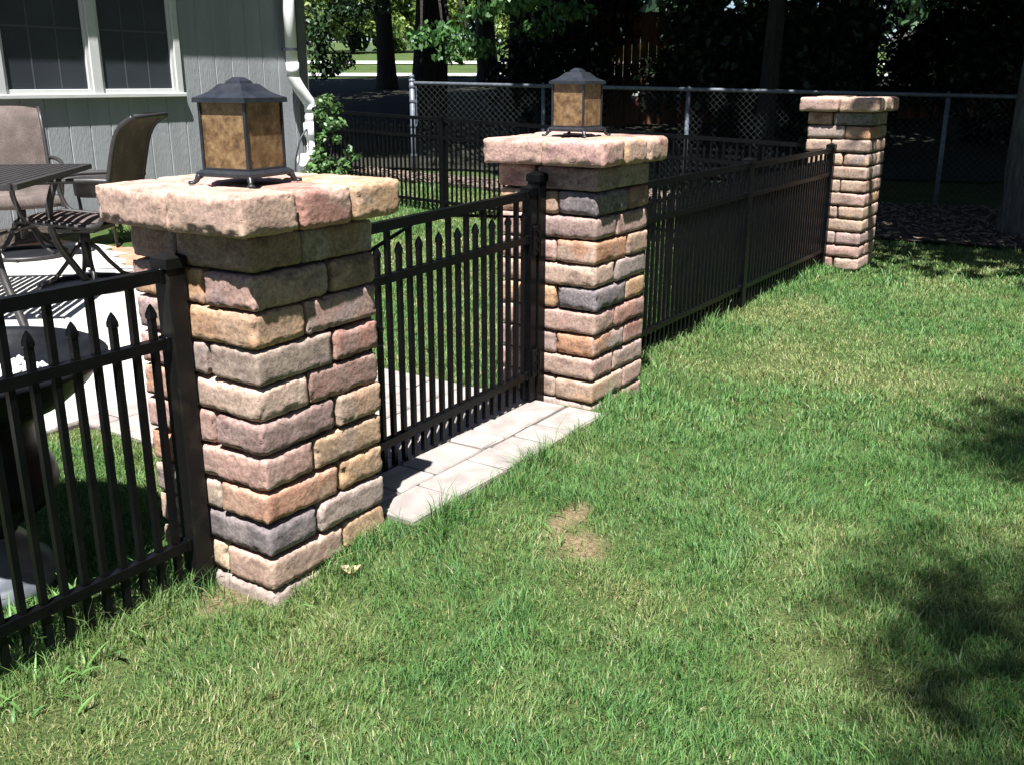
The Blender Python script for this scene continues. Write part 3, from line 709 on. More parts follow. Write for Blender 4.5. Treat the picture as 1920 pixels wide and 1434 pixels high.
# eaves, gutter, roof
hp(MB().box(-4.2, HX + .25, WY - .13, WY + .03, 2.66, 2.70).box(-4.2, HX + .25, WY - .15, WY - .13, 2.60, 2.74), 'soffit', 'white_paint')
hp(MB().box(-4.2, HX + .25, WY - .252, WY - .152, 2.60, 2.72, .012), 'gutter', 'white_plastic')
rm = MB(); rm.add([(-4.3, WY - .24, 2.725), (HX + .3, WY - .24, 2.725), (HX + .3, WY + 4.6, 4.6), (-4.3, WY + 4.6, 4.6), (HX + .3, WY + 9.4, 2.75), (-4.3, WY + 9.4, 2.75)] + [(-4.3, WY - .20, 2.765), (HX + .3, WY - .20, 2.765), (HX + .3, WY + 4.6, 4.66), (-4.3, WY + 4.6, 4.66), (HX + .3, WY + 9.4, 2.80), (-4.3, WY + 9.4, 2.80)],
    [(0, 3, 2, 1), (3, 5, 4, 2), (6, 7, 8, 9), (9, 8, 10, 11), (0, 1, 7, 6), (1, 2, 8, 7), (2, 4, 10, 8), (3, 0, 6, 9), (5, 3, 9, 11), (4, 5, 11, 10)])
hp(rm, 'roof', 'roof_shingle')
hp(MB().add([(HX - .02, WY + .03, 2.70), (HX - .02, WY + 9.1, 2.70), (HX - .02, WY + 4.6, 4.55)], [(0, 1, 2)]).add([(-3.9, WY + .03, 2.70), (-3.9, WY + 9.1, 2.70), (-3.9, WY + 4.6, 4.55)], [(2, 1, 0)]), 'gable', 'siding')
# downspout
dsx, dsy = 5.765, WY - .125
ds = empty('downspout', (dsx - 3, dsy - WY, 0), 0, house)
d2 = .172
MB().tube([(0, 0, 2.62), (0, 0, 1.335)], .058, 20).build('pipe', 'white_plastic', ds, smooth=True)
MB().tube([(.003, 0, 1.44), (.003, 0, 1.315)], .0635, 20).build('coupling', 'white_plastic', ds, smooth=True)
MB().tube(sweep3([(0, 0, 1.325), (.012, -.003, 1.285), (.055, -.02, 1.20), (.125, -.035, 1.105), (d2 - .008, -.04, 1.055), (d2, -.04, .99)]), .059, 20).build('elbow', 'white_plastic', ds, smooth=True)
MB().tube([(d2, -.04, 1.0), (d2, -.04, .72)], .053, 20).build('pipe', 'white_plastic', ds, smooth=True)
for z in (1.0, .905): MB().tube([(d2, -.04, z + .035), (d2, -.04, z - .035)], .0585, 20).build('coupling', 'white_plastic', ds, smooth=True)
MB().lathe([(.054, .865), (.076, .86), (.080, .845), (.080, .745), (.074, .735), (.058, .715), (.052, .68), (.052, .60)], 20, (d2, -.04, 0)).build('adapter', 'white_plastic', ds, smooth=True)
MB().tube(sweep3([(d2, -.04, .64), (d2, -.042, .59), (d2 - .02, -.05, .545), (d2 - .07, -.06, .515), (d2 - .15, -.075, .505)]), .058, 20).build('elbow', 'white_plastic', ds, smooth=True)
MB().tube([(d2 - .13, -.072, .505), (d2 - .20, -.085, .505)], .063, 20).build('coupling', 'white_plastic', ds, smooth=True)
MB().tube([(0, 0, 1.575), (0, 0, 1.55)], .0605, 20).box(-.01, .01, .055, .125, 1.552, 1.572).build('strap', 'cable', ds)
MB().tube(sweep3([(d2 - .07, -.05, .80), (d2 - .12, -.08, .79), (d2 - .19, -.08, .72), (d2 - .24, -.07, .60), (d2 - .26, -.05, .46), (d2 - .265, -.04, .15)]), .009, 8).build('hose', 'cable', ds, smooth=True)

# ------------------------------------------------------------------ patio furniture
def sweep_profile(prof, n=6):
    """Catmull-Rom through (x,z) points"""
    P = [prof[0]] + prof + [prof[-1]]; out = []
    for i in range(1, len(P) - 2):
        for k_ in range(n):
            t_ = k_ / n; a, b, c, d = [Vector(q) for q in P[i - 1:i + 3]]
            out.append(.5 * ((2 * b) + (c - a) * t_ + (2 * a - 5 * b + 4 * c - d) * t_ ** 2 + (3 * b - a - 3 * c + d) * t_ ** 3))
    out.append(Vector(prof[-1])); return out
def make_chair(label, loc, rz):
    t = empty('patio_chair', loc, rz); tag(t, label, 'chair', 'sling patio chairs at the table')
    prof = [(.275, .365), (.285, .395), (.255, .425), (.10, .415), (-.10, .395), (-.20, .405), (-.245, .47), (-.285, .62), (-.325, .78), (-.355, .88), (-.40, .955), (-.475, 1.005)]
    pts = sweep_profile(prof, 5); hw = .245
    # sling sheet with thickness
    m_ = MB(); n_ = len(pts); vs = []; fs = []
    nrm = []
    for i, p_ in enumerate(pts):
        tg = (pts[min(i + 1, n_ - 1)] - pts[max(i - 1, 0)]).normalized(); nrm.append(Vector((-tg.y, tg.x)))
    cols = 7
    for side in (0, 1):
        for i, p_ in enumerate(pts):
            for c in range(cols):
                v_ = -1 + 2 * c / (cols - 1); sag = -.016 * (1 - v_ * v_)
                q = p_ + nrm[i] * (sag * -1 if False else sag) + nrm[i] * (-.004 if side else 0)
                vs.append((q.x, v_ * (hw - .006), q.y))
    for side in (0, 1):
        o_ = side * n_ * cols
        for i in range(n_ - 1):
            for c in range(cols - 1):
                f_ = (o_ + i * cols + c, o_ + i * cols + c + 1, o_ + (i + 1) * cols + c + 1, o_ + (i + 1) * cols + c)
                fs.append(f_ if side else f_[::-1])
    m_.add(vs, fs); m_.build('sling', 'sling_fabric', t, smooth=True)
    for s_ in (-1, 1):
        MB().tube([(p_.x, s_ * hw, p_.y) for p_ in pts], .015, 8).build('side_rail', 'furniture_metal', t, smooth=True)
        arm = [(-.30, s_ * (hw + .012), .655), (-.20, s_ * (hw + .035), .66), (0, s_ * (hw + .045), .655), (.16, s_ * (hw + .04), .645), (.24, s_ * (hw + .03), .625), (.255, s_ * (hw + .02), .56), (.22, s_ * (hw + .012), .46), (.17, s_ * (hw + .008), .415)]
        MB().tube(sweep3(arm), .0145, 8).build('armrest', 'furniture_metal', t, smooth=True)
    MB().tube([(.278, -hw, .38), (.278, hw, .38)], .014, 8).build('front_rail', 'furniture_metal', t, smooth=True)
    MB().tube([(-.475, -hw, 1.005), (-.475, hw, 1.005)], .013, 8).build('top_rail', 'furniture_metal', t, smooth=True)
    MB().box(-.13, .15, -.14, .14, .345, .375, .004).box(-.05, .05, -.24, .24, .36, .385, .003).build('swivel_plate', 'furniture_metal', t)
    MB().tube([(0, 0, .35), (0, 0, .12)], [.032, .026], 12).build('swivel_post', 'furniture_metal', t, smooth=True)
    ring = [(.285 * math.cos(a), .285 * math.sin(a), .016) for a in np.linspace(0, 2 * math.pi, 40, endpoint=False)]
    MB().tube(ring, .015, 8, closed=True).build('base_ring', 'furniture_metal', t, smooth=True)
    for a in range(4):
        c_, s_ = math.cos(a * math.pi / 2 + .6), math.sin(a * math.pi / 2 + .6)
        MB().tube([(c_ * d_, s_ * d_, z) for d_, z in ((.015, .27), (.06, .235), (.12, .15), (.19, .07), (.275, .03))], .013, 8).build('base_leg', 'furniture_metal', t, smooth=True)
    return t
make_chair('tan sling patio chair behind the table, its seat and back facing the lawn', (2.40, 5.02, PZ), R(244))
make_chair('sling patio chair turned away beside the nearest pillar, its dark back seen from behind', (1.975, 3.65, PZ), R(121))
# table with a slatted top
TB = Vector((2.06, 3.66, PZ)); e1 = R(40)
tb = empty('patio_table', (TB.x, TB.y, PZ), e1 + math.pi); tag(tb, 'dark slatted metal patio table at the left edge of the picture', 'table')
TL, TWd, TH = 1.22, 1.22, .725
# local x runs along e1 backwards from the right-hand corner, local y towards the house is negative
fr = MB()
for a_, b_ in (((0, 0), (TL, 0)), ((TL, 0), (TL, -TWd)), ((TL, -TWd), (0, -TWd)), ((0, -TWd), (0, 0))): fr.bar((a_[0], a_[1], TH - .014), (b_[0], b_[1], TH - .014), .045, .028)
fr.build('top_frame', 'furniture_metal', tb)
ns = 26
for i in range(ns):
    y_ = -.04 - (TWd - .08) * (i + .5) / ns
    MB().box(.022, TL - .022, y_ - .0165, y_ + .0165, TH - .012, TH - .003).build('slat', 'furniture_metal', tb)
for (x_, y_) in ((.13, -.13), (TL - .13, -.13), (.13, -TWd + .13), (TL - .13, -TWd + .13)):
    ox_, oy_ = (x_ - TL / 2) , (y_ + TWd / 2)
    MB().tube(sweep3([(x_, y_, TH - .03), (x_ - ox_ * .12, y_ - oy_ * .12, .5), (x_ - ox_ * .10, y_ - oy_ * .10, .3), (x_ + ox_ * .05, y_ + oy_ * .05, .12), (x_ + ox_ * .16, y_ + oy_ * .16, .0)]), .021, 10).build('leg', 'furniture_metal', tb, smooth=True)
for sgn in (0, 1):
    MB().tube(sweep3([(.22, -.22 if sgn == 0 else -TWd + .22, .42), (TL / 2, -TWd / 2, .34), (TL - .22, -TWd + .22 if sgn == 0 else -.22, .42)]), .010, 8).build('stretcher', 'furniture_metal', tb, smooth=True)
# round side table with a dry leaf on it
st = empty('side_table', (3.02, 4.98, PZ)); tag(st, 'small round dark side table standing between the two patio chairs', 'side table')
MB().lathe([(.0, .475), (.20, .475), (.225, .480), (.232, .495), (.225, .50), (.215, .488), (.0, .486)], 36).build('top', 'furniture_metal', st, smooth=True)
MB().lathe([(.19, .474), (.185, .38), (.17, .37), (.165, .474)], 30).build('apron', 'furniture_metal', st, smooth=True)
for a in range(3):
    c_, s_ = math.cos(a * 2.094 + .3), math.sin(a * 2.094 + .3)
    MB().tube([(c_ * .17, s_ * .17, .45), (c_ * .15, s_ * .15, .25), (c_ * .2, s_ * .2, 0)], .012, 8).build('leg', 'furniture_metal', st, smooth=True)
def curled_leaf(name, loc, size, mat, rz, label, cat='leaf'):
    m_ = MB(); vs = []; fs = []; n_ = 7
    for i in range(n_):
        u_ = i / (n_ - 1); wd = math.sin(math.pi * min(1, u_ * 1.02 + .02)) ** .7 * .42
        for j in range(5):
            v_ = j / 2 - 1; vs.append(((u_ - .5) * size, v_ * wd * size, size * (.30 * v_ * v_ + .25 * (u_ - .5) ** 2 * 4 + .04 * math.sin(7 * u_ + 3 * v_))))
    for i in range(n_ - 1):
        for j in range(4): fs.append((i * 5 + j, (i + 1) * 5 + j, (i + 1) * 5 + j + 1, i * 5 + j + 1))
    k_ = len(vs); vs += [(x, y, z + .002) for x, y, z in vs]; fs += [tuple(q + k_ for q in f_[::-1]) for f_ in fs]
    o = m_.add(vs, fs).build(name, mat, None, loc, (0, 0, rz), smooth=True); tag(o, label, cat); return o
curled_leaf('dry_leaf', (3.17, 4.90, PZ + .487), .13, 'dry_leaf', .5, 'curled brown dry leaf lying on the round side table')
curled_leaf('dry_leaf', (.205, -.07, .012), .055, 'pale_leaf', 2.2, 'pale dry leaf on the grass at the foot of the nearest pillar')

# ------------------------------------------------------------------ urn with white stones
ur = empty('garden_urn', (-.325, .715, 0)); tag(ur, 'black pedestal bowl filled with white stones behind the left fence', 'urn')
RB = .345
MB().lathe([(.10, .44), (.16, .455), (.24, .49), (.30, .54), (RB - .012, .583), (RB + .004, .590), (RB + .006, .602), (RB - .006, .612), (RB - .022, .606), (RB - .03, .592), (.28, .552), (.20, .525), (.0, .52)], 48).build('bowl', 'urn_black', ur, smooth=True)
MB().lathe([(.075, .14), (.085, .16), (.13, .19), (.18, .23), (.196, .275), (.188, .32), (.168, .355), (.155, .39), (.155, .43), (.17, .465), (.20, .49)], 36).build('stem', 'urn_black', ur, smooth=True)
MB().lathe([(.0, -.02), (.165, -.02), (.168, .02), (.155, .032), (.150, .04), (.148, .052), (.135, .060), (.12, .085), (.10, .115), (.078, .135), (.075, .15)], 40).build('foot', 'urn_base', ur, smooth=True)
# stones: one joined part (hundreds, a few pixels each)
vs, fs = [], []
ico = bmesh.new(); bmesh.ops.create_icosphere(ico, subdivisions=1, radius=1); iv = np.array([v.co[:] for v in ico.verts]); jf = np.array([[v.index for v in f_.verts] for f_ in ico.faces]); ico.free()
n_s = 520; a = rng.uniform(0, 6.283, n_s); rad = np.sqrt(rng.uniform(0, 1, n_s)) * .235
cen = np.column_stack([rad * np.cos(a), rad * np.sin(a), .545 - rad * .02 + rng.uniform(-.006, .012, n_s)]); sz = rng.uniform(.007, .014, n_s)
V = (cen[:, None, :] + iv[None] * sz[:, None, None] * rng.uniform(.65, 1.25, (n_s, len(iv), 1))).reshape(-1, 3)
F = (np.arange(n_s)[:, None, None] * len(iv) + jf[None]).reshape(-1, 3)
tag(link('white_stones', np_mesh('white_stones', V, F, 'white_stone'), ur), kind='stuff')

# ------------------------------------------------------------------ vegetation helpers
def leaves(n_per, clumps, l0, l1, seed, aspect=.55, droop=.3, shell=.45):
    """leaf quads spread through ellipsoid clumps -> V, F, shade"""
    rr = np.random.default_rng(seed); C_ = np.array(clumps, float)
    vol = (C_[:, 3] * C_[:, 4] * C_[:, 5]) ** .75; cnt = np.maximum(3, (n_per * vol / vol.sum()).astype(int))
    cen = []; nrm = []
    for c, k_ in zip(C_, cnt):
        u_ = rr.normal(size=(k_, 3)); u_ /= np.linalg.norm(u_, axis=1)[:, None]
        # lumpy radius
        sub = rr.normal(size=(9, 3)); sub /= np.linalg.norm(sub, axis=1)[:, None]
        lump = np.max(u_ @ sub.T, axis=1); rad = rr.uniform(0, 1, k_) ** shell * (.72 + .36 * np.clip(lump, 0, 1) ** 3)
        cen.append(c[:3] + u_ * rad[:, None] * c[3:6]); nrm.append(u_)
    cen = np.concatenate(cen); nrm = np.concatenate(nrm); n = len(cen)
    nn = nrm * .6 + rr.normal(size=(n, 3)) * .6 + np.array([0, 0, .5]); nn /= np.linalg.norm(nn, axis=1)[:, None]
    d = rr.normal(size=(n, 3)); d -= nn * np.sum(d * nn, 1)[:, None]; d[:, 2] -= droop; d /= np.linalg.norm(d, axis=1)[:, None]
    s_ = np.cross(nn, d); s_ /= np.linalg.norm(s_, axis=1)[:, None] + 1e-9
    L_ = rr.uniform(l0, l1, n)[:, None]; W_ = L_ * aspect * rr.uniform(.75, 1.2, n)[:, None] / 2
    fold = np.cross(d, s_) * W_ * .35
    V = np.stack([cen - d * L_ / 2, cen + s_ * W_ + fold - d * L_ * .05, cen + d * L_ / 2, cen - s_ * W_ + fold - d * L_ * .05], 1).reshape(-1, 3)
    F = np.arange(n * 4).reshape(-1, 4)
    return V, F, np.repeat(rr.uniform(0, 1, n), 4)
def crown_clumps(c, r, k_, seed, size=.42, low=0):
    rr = random.Random(seed); out = []
    for i in range(k_):
        while True:
            u_ = Vector((rr.uniform(-1, 1), rr.uniform(-1, 1), rr.uniform(-1, 1)))
            if .25 < u_.length < 1: break
        s_ = size * rr.uniform(.7, 1.25)
        out.append((c[0] + u_.x * r[0] * .8, c[1] + u_.y * r[1] * .8, c[2] + u_.z * r[2] * .75, r[0] * s_, r[1] * s_, r[2] * s_ * .8))
    return out
def tree(base, label, rad, height, crown_c, crown_r, n_leaf, leaf, seed, k_=14, mat='tree_leaf', bark='bark', extra=(), size=.42, extra_n=0, group='trees behind the yard', lean=(0, 0), extra_leaf=(.07, .12), extra_mat='bough_leaf'):
    rr = random.Random(seed); bx, by = base; bz = terrain(bx, by) - .1
    t = empty('tree', (bx, by, bz)); tag(t, label, 'tree', group)
    m_ = MB(); pts = []; rs = []
    for i in range(9):
        u_ = i / 8; pts.append((lean[0] * u_ + .08 * math.sin(u_ * 4 + seed) * rad * 3, lean[1] * u_ + .08 * math.cos(u_ * 5 + seed) * rad * 3, u_ * height))
        rs.append(rad * (1.0 - .55 * u_) * (1 + .55 * math.exp(-u_ * height / .28)))
    # buttressed base
    pts.insert(1, (pts[0][0], pts[0][1], .18)); rs.insert(1, rad * 1.22); pts.insert(2, (pts[0][0], pts[0][1], .45)); rs.insert(2, rad * 1.05)
    m_.tube(pts, rs, 14)
    m_.v = [(x * (1 + .10 * noise.noise(Vector((x * 5, y * 5, z * 1.5 + seed)))), y * (1 + .10 * noise.noise(Vector((x * 5 + 9, y * 5, z * 1.5 + seed)))), z) for x, y, z in m_.v]
    m_.build('trunk', bark, t, smooth=True)
    cl = crown_clumps(crown_c, crown_r, k_, seed, size)
    lm = MB()
    for c in cl[:7]:
        zb = height * rr.uniform(.45, .95); a = Vector((lean[0] * zb / height, lean[1] * zb / height, zb)); b = Vector((c[0] - bx, c[1] - by, c[2] - bz))
        mid_ = (a + b) / 2 + Vector((0, 0, .25)); lm.tube([a, mid_, b], [rad * .38, rad * .22, rad * .08], 7)
    for e in extra:
        a = Vector((0, 0, height * .55)); b = Vector((e[0] - bx, e[1] - by, e[2] + e[5] * .4 - bz)); lm.tube([a, (a + b) / 2 + Vector((0, 0, .5)), b], [rad * .25, rad * .12, .012], 7)
    lm.build('limbs', bark, t, smooth=True)
    V, F, sh = leaves(n_leaf, cl, leaf[0], leaf[1], seed)
    me = np_mesh('crown', V - np.array([bx, by, bz]), F, mat, sh); tag(link('crown', me, t), kind='stuff')
    if extra:
        V, F, sh = leaves(extra_n, extra, extra_leaf[0], extra_leaf[1], seed + 50, aspect=.5, droop=.9, shell=.6)
        me = np_mesh('low_bough', V - np.array([bx, by, bz]), F, extra_mat, sh); tag(link('low_bough', me, t), kind='stuff')
    return t
def shrub(name, base, clumps, n, leaf, label, cat, seed, mat='shrub_leaf', group=None, aspect=.55, stems=5, bark='bark', kind_part='foliage'):
    bx, by = base; bz = terrain(bx, by) - .02
    t = empty(name, (bx, by, bz)); tag(t, label, cat, group)
    V, F, sh = leaves(n, clumps, leaf[0], leaf[1], seed, aspect=aspect)
    tag(link(kind_part, np_mesh(kind_part, V - np.array([bx, by, bz]), F, mat, sh), t), kind='stuff')
    m_ = MB(); rr = random.Random(seed)
    for i in range(stems):
        c = clumps[i % len(clumps)]; a = Vector((rr.uniform(-.05, .05), rr.uniform(-.05, .05), 0)); b = Vector((c[0] - bx, c[1] - by, c[2] - bz))
        w_ = max(.004, c[3] * .04); m_.tube([a, (a + b) / 2 + Vector((rr.uniform(-.05, .05), rr.uniform(-.05, .05), 0)), b], [w_ * 1.5, w_, w_ * .4], 6)
    m_.build('stem', bark, t, smooth=True); return t
def at(px, py, depth):
    d = c_f + c_r * ((px - 960) / 1834.8) - c_u * ((py - 717) / 1834.8)
    return CAM + d * depth

# ------------------------------------------------------------------ chain-link fence
ca, cb = Vector((7.54, 5.606, 0)), Vector((9.415, .193, 0)); cd = (cb - ca).normalized(); CL = 8.7
cf = empty('chain_link_fence', ca, math.atan2(cd.y, cd.x)); tag(cf, 'grey chain-link fence with pipe rails behind the black back fence', 'fence')
cz = lambda s_: terrain(ca.x + cd.x * s_, ca.y + cd.y * s_)
top = lambda s_: 1.245 - .0185 * s_
MB().tube([(0, 0, -.1), (0, 0, 1.275)], .030, 14).build('end_post', 'galvanised', cf, smooth=True)
MB().lathe([(.034, 1.265), (.036, 1.285), (.02, 1.29), (.03, 1.305), (.031, 1.32), (.022, 1.335), (.0, 1.342)], 14).build('post_cap', 'galvanised', cf, smooth=True)
for z in (.12, .45, .78, 1.05, 1.21): MB().tube([(0, 0, z - .012), (0, 0, z + .012)], .036, 14).box(.03, .058, -.006, .006, z - .012, z + .012).build('band', 'galvanised', cf)
MB().tube([(.05, 0, .06), (.05, 0, 1.215)], .006, 6).build('tension_bar', 'galvanised', cf)
MB().tube([(0, 0, top(0)), (CL, 0, top(CL))], .0205, 12).build('top_rail', 'galvanised', cf, smooth=True)
for s_ in (1.52, 3.10, 5.68, 8.2):
    MB().tube([(s_, .028, cz(s_) - .1), (s_, .028, top(s_) + .0)], .023, 12).build('line_post', 'galvanised', cf, smooth=True)
    MB().tube([(s_, .028, top(s_) - .02), (s_, .02, top(s_) + .035)], [.027, .012], 12).build('post_cap', 'galvanised', cf, smooth=True)
wv, wf = [], []
def wire(a, b, r_):
    a, b = np.array(a), np.array(b); d = (b - a) / np.linalg.norm(b - a); n1 = np.array([0, 1, 0.]); n2 = np.cross(d, n1); k0 = len(wv)
    for p_ in (a, b):
        for q in range(3):
            an = q * 2.0944; wv.append(p_ + (n1 * math.cos(an) + n2 * math.sin(an)) * r_)
    for q in range(3): wf.append((k0 + q, k0 + (q + 1) % 3, k0 + 3 + (q + 1) % 3, k0 + 3 + q))
Hc = 1.18; stp = .068
s0 = .05 - Hc
while s0 < CL:
    for sg in (1, -1):
        a_, b_ = s0, s0 + Hc
        za, zb = (0., Hc) if sg > 0 else (Hc, 0.)
        lo, hi = max(a_, .05), min(b_, CL)
        if hi - lo > .02:
            zl = za + (zb - za) * (lo - a_) / Hc; zh = za + (zb - za) * (hi - a_) / Hc
            wire((lo, -.022 + .002 * sg, zl + .045 - .0185 * lo), (hi, -.022 + .002 * sg, zh + .045 - .0185 * hi), .0012)
    s0 += stp
tag(link('wire_mesh', np_mesh('wire_mesh', np.array(wv), np.array(wf), 'wire'), cf), kind='stuff')

# ------------------------------------------------------------------ ground sheet with the tree shade painted into its colour
simple('painted_shade', (.010, .012, .007), .95, c2=(.026, .024, .014), scale=9, bump=.8, bscale=30, bdist=.03)
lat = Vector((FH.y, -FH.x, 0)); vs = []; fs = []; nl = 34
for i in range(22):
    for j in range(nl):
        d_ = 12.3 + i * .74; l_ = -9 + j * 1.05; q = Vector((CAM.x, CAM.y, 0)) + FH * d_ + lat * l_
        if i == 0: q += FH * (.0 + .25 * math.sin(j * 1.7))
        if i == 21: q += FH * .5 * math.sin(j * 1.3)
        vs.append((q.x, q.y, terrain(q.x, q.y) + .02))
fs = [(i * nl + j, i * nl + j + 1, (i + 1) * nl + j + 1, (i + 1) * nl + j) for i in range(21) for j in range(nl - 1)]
tag(MB().add(vs, fs).build('shade_sheet', 'painted_shade', smooth=True), 'dark ground sheet under the trees with their shade painted in', 'ground', kind='structure')

# ------------------------------------------------------------------ trees
def lowc(px, py, depth, r_): p_ = at(px, py, depth); return (p_.x, p_.y, p_.z) + r_
tree((8.12, -.72), 'grey-barked tree trunk rising from the mulch at the right edge', .17, 5.0, (8.9, -1.7, 5.1), (4.3, 3.5, 2.1), 30000, (.18, .28), 11, k_=20, bark='bark_grey')
tree((10.75, 2.55), 'slim tree trunk behind the fence between the middle and far pillars', .13, 5.2, (10.1, 1.9, 5.4), (4.1, 3.0, 2.2), 30000, (.18, .28), 12, k_=20)
tree((10.9, 8.0), 'broad dark tree trunk behind the end post of the chain-link fence', .30, 5.5, (11.3, 7.7, 5.4), (4.3, 3.8, 2.4), 30000, (.18, .28), 13, k_=20,
     extra=[lowc(830, 62, 11.6, (.50, .42, .13)), lowc(790, 75, 11.4, (.28, .28, .10)), lowc(880, 85, 12.2, (.42, .4, .15)), lowc(850, 108, 12.6, (.32, .3, .10)), lowc(900, 100, 12.6, (.3, .3, .10)), lowc(945, 12, 10.8, (.40, .3, .13)), lowc(985, 5, 10.6, (.25, .3, .12)), lowc(905, 25, 11.5, (.4, .3, .12)), lowc(1060, 20, 11.5, (.45, .4, .14)), lowc(1010, 55, 13, (.4, .4, .14))], extra_n=1300, extra_leaf=(.07, .13))
tree((14.27, 8.56), 'dark tree trunk in the middle of the grove', .25, 5.5, (15.4, 7.6, 5.8), (4.4, 4.0, 2.6), 22000, (.22, .32), 14, k_=18, mat='shaded_leaf')
tree((16.1, 13.3), 'straight dark tree trunk standing before the sunlit road', .21, 6, (15.6, 13.6, 6.2), (4.3, 4.2, 2.7), 22000, (.22, .32), 15, k_=18)
tree((19.1, 12.6), 'dark tree trunk farther back in the middle of the grove', .26, 6, (19.6, 11.8, 6.4), (4.2, 4.2, 2.7), 20000, (.22, .32), 16, k_=18, mat='shaded_leaf')
tree((14.0, 3.2), 'dark tree hidden deep in the shade behind the far pillar', .24, 5.5, (15.0, 3.2, 5.8), (4.4, 4.0, 2.7), 24000, (.22, .32), 17, k_=18, mat='shaded_leaf')
tree((16.5, -2.2), 'dark tree in the deep shade at the upper right', .25, 5.5, (15.0, -2.6, 5.8), (4.6, 4.2, 2.7), 24000, (.22, .32), 18, k_=18, mat='shaded_leaf')
tree((19.5, 5.0), 'dark tree behind the brown wooden fence', .25, 5.5, (20.0, 4.6, 6.0), (4.6, 4.6, 2.8), 18000, (.24, .34), 19, k_=18, mat='shaded_leaf')
tree((8.3, 9.2), 'small leafy tree just past the corner of the house', .07, 3.0, (7.75, 7.7, 4.2), (1.35, 1.7, 1.0), 9000, (.10, .16), 20, k_=16, size=.5, extra_mat='tree_leaf',
     extra=[lowc(600, 60, 11.3, (.22, .2, .35)), lowc(612, 130, 11.6, (.26, .24, .16)), lowc(640, 118, 12.2, (.2, .2, .14)), lowc(655, 20, 11.8, (.34, .3, .14)), lowc(700, 14, 12.2, (.3, .3, .10)), lowc(668, 75, 12.6, (.16, .16, .16))], extra_n=1500, extra_leaf=(.05, .09))
tree((13.5, -6.5), 'added sky-blocking tree past the right edge of the mulch bed', .22, 5.5, (12.5, -6.0, 5.6), (4.6, 4.0, 2.7), 18000, (.22, .32), 22, k_=18)  # added outside the view to block sky light from the side
tree((21, -6), 'added sky-blocking tree far past the right edge of the picture', .22, 5.5, (21, -6, 5.0), (5, 5, 3.6), 16000, (.26, .38), 23, k_=18)  # another unseen tree, added to cut the sky light from the right
tree((23.5, 8.5), 'dark tree at the far end of the grove', .24, 5.5, (23.5, 8.0, 5.8), (4.6, 4.6, 3.2), 16000, (.26, .38), 24, k_=18)
# tree at the lawn's right, out of the picture; its boughs shade the grass
tree((3.6, -5.6), 'tall tree beside the lawn whose boughs shade the grass at right', .24, 8.5, (3.6, -5.4, 8.6), (2.4, 1.8, 1.9), 6500, (.14, .22), 21, k_=14,
     group='trees beside the lawn', extra=[(-.70, -3.0, 7.5, .55, .32, .4), (-.62, -3.08, 7.4, .42, .28, .3), (-.40, -3.2, 7.5, .4, .3, .3), (-2.1, -3.15, 7.4, .45, .26, .3), (-.3, -3.1, 7.6, .5, .36, .4), (-.2, -3.5, 7.6, .7, .45, .4), (-2.0, -3.02, 7.5, .60, .30, .35), (-2.45, -3.12, 7.4, .50, .28, .3), (-1.9, -3.4, 7.5, .75, .36, .35), (-2.75, -3.4, 7.4, .60, .34, .3), (-3.0, -3.35, 7.3, .35, .25, .2), (-1.3, -3.7, 7.5, .7, .4, .3), (.6, -3.9, 7.9, .8, .6, .4), (1.6, -4.6, 8.2, 1.0, .7, .5), (-.9, -4.0, 7.7, .7, .45, .3)], extra_n=9000, extra_leaf=(.05, .085))
# added unseen trees behind the camera, crowns shaped to block sky light
for (x_, y_, lb) in ((-8, -8.5, 'added sky-blocking tree across the lawn, behind the left of the viewpoint'), (-1.5, -11, 'added sky-blocking tree straight behind the viewpoint'), (5.5, -11.5, 'added sky-blocking tree across the lawn, behind the right of the viewpoint'), (11.5, -13, 'added sky-blocking tree at the far right end of the lawn'), (-11.5, -2.5, 'added sky-blocking tree left of the viewpoint, beyond the patio')):
    tree((x_, y_), lb, .3, 7, (x_, y_, 6.2), (3.9, 3.9, 5.4), 7500, (.34, .52), int(400 + x_), k_=18, group='trees beside the lawn')
# understory: dark bushes at the back of the shade
spots = [(1010, 15.5, 1.1), (1085, 17, 1.2), (1310, 14.6, 1.15), (1400, 15.2, 1.2), (1500, 14.2, 1.25), (1585, 15.6, 1.2), (1760, 16.5, .8), (1840, 15.0, 1.1), (1930, 14.5, 1.3), (2040, 14.2, 1.4)]
words = ['below the trees right of the chain-link corner', 'left of the brown wooden fence', 'right of the brown fence boards, behind the middle lantern', 'behind the slim grey trunk', 'above the back fence, left of the far pillar', 'directly behind the far pillar', 'right of the white shed', 'in the dark upper right', 'at the right edge behind the grey trunk', 'past the right edge of the picture']
for i, ((px_, dp, r_), wd) in enumerate(zip(spots, words)):
    p_ = at(px_, 150, dp); gz = terrain(p_.x, p_.y)
    cl = crown_clumps((p_.x, p_.y, gz + r_ * 1.05), (r_, r_, r_ * 1.25), 9, 60 + i, .5)
    shrub('dark_bush', (p_.x, p_.y), cl, 3600, (.10, .17), 'evergreen bush with shade-darkened leaves ' + wd, 'bush', 80 + i, mat='shaded_leaf', group='dark bushes under the trees')

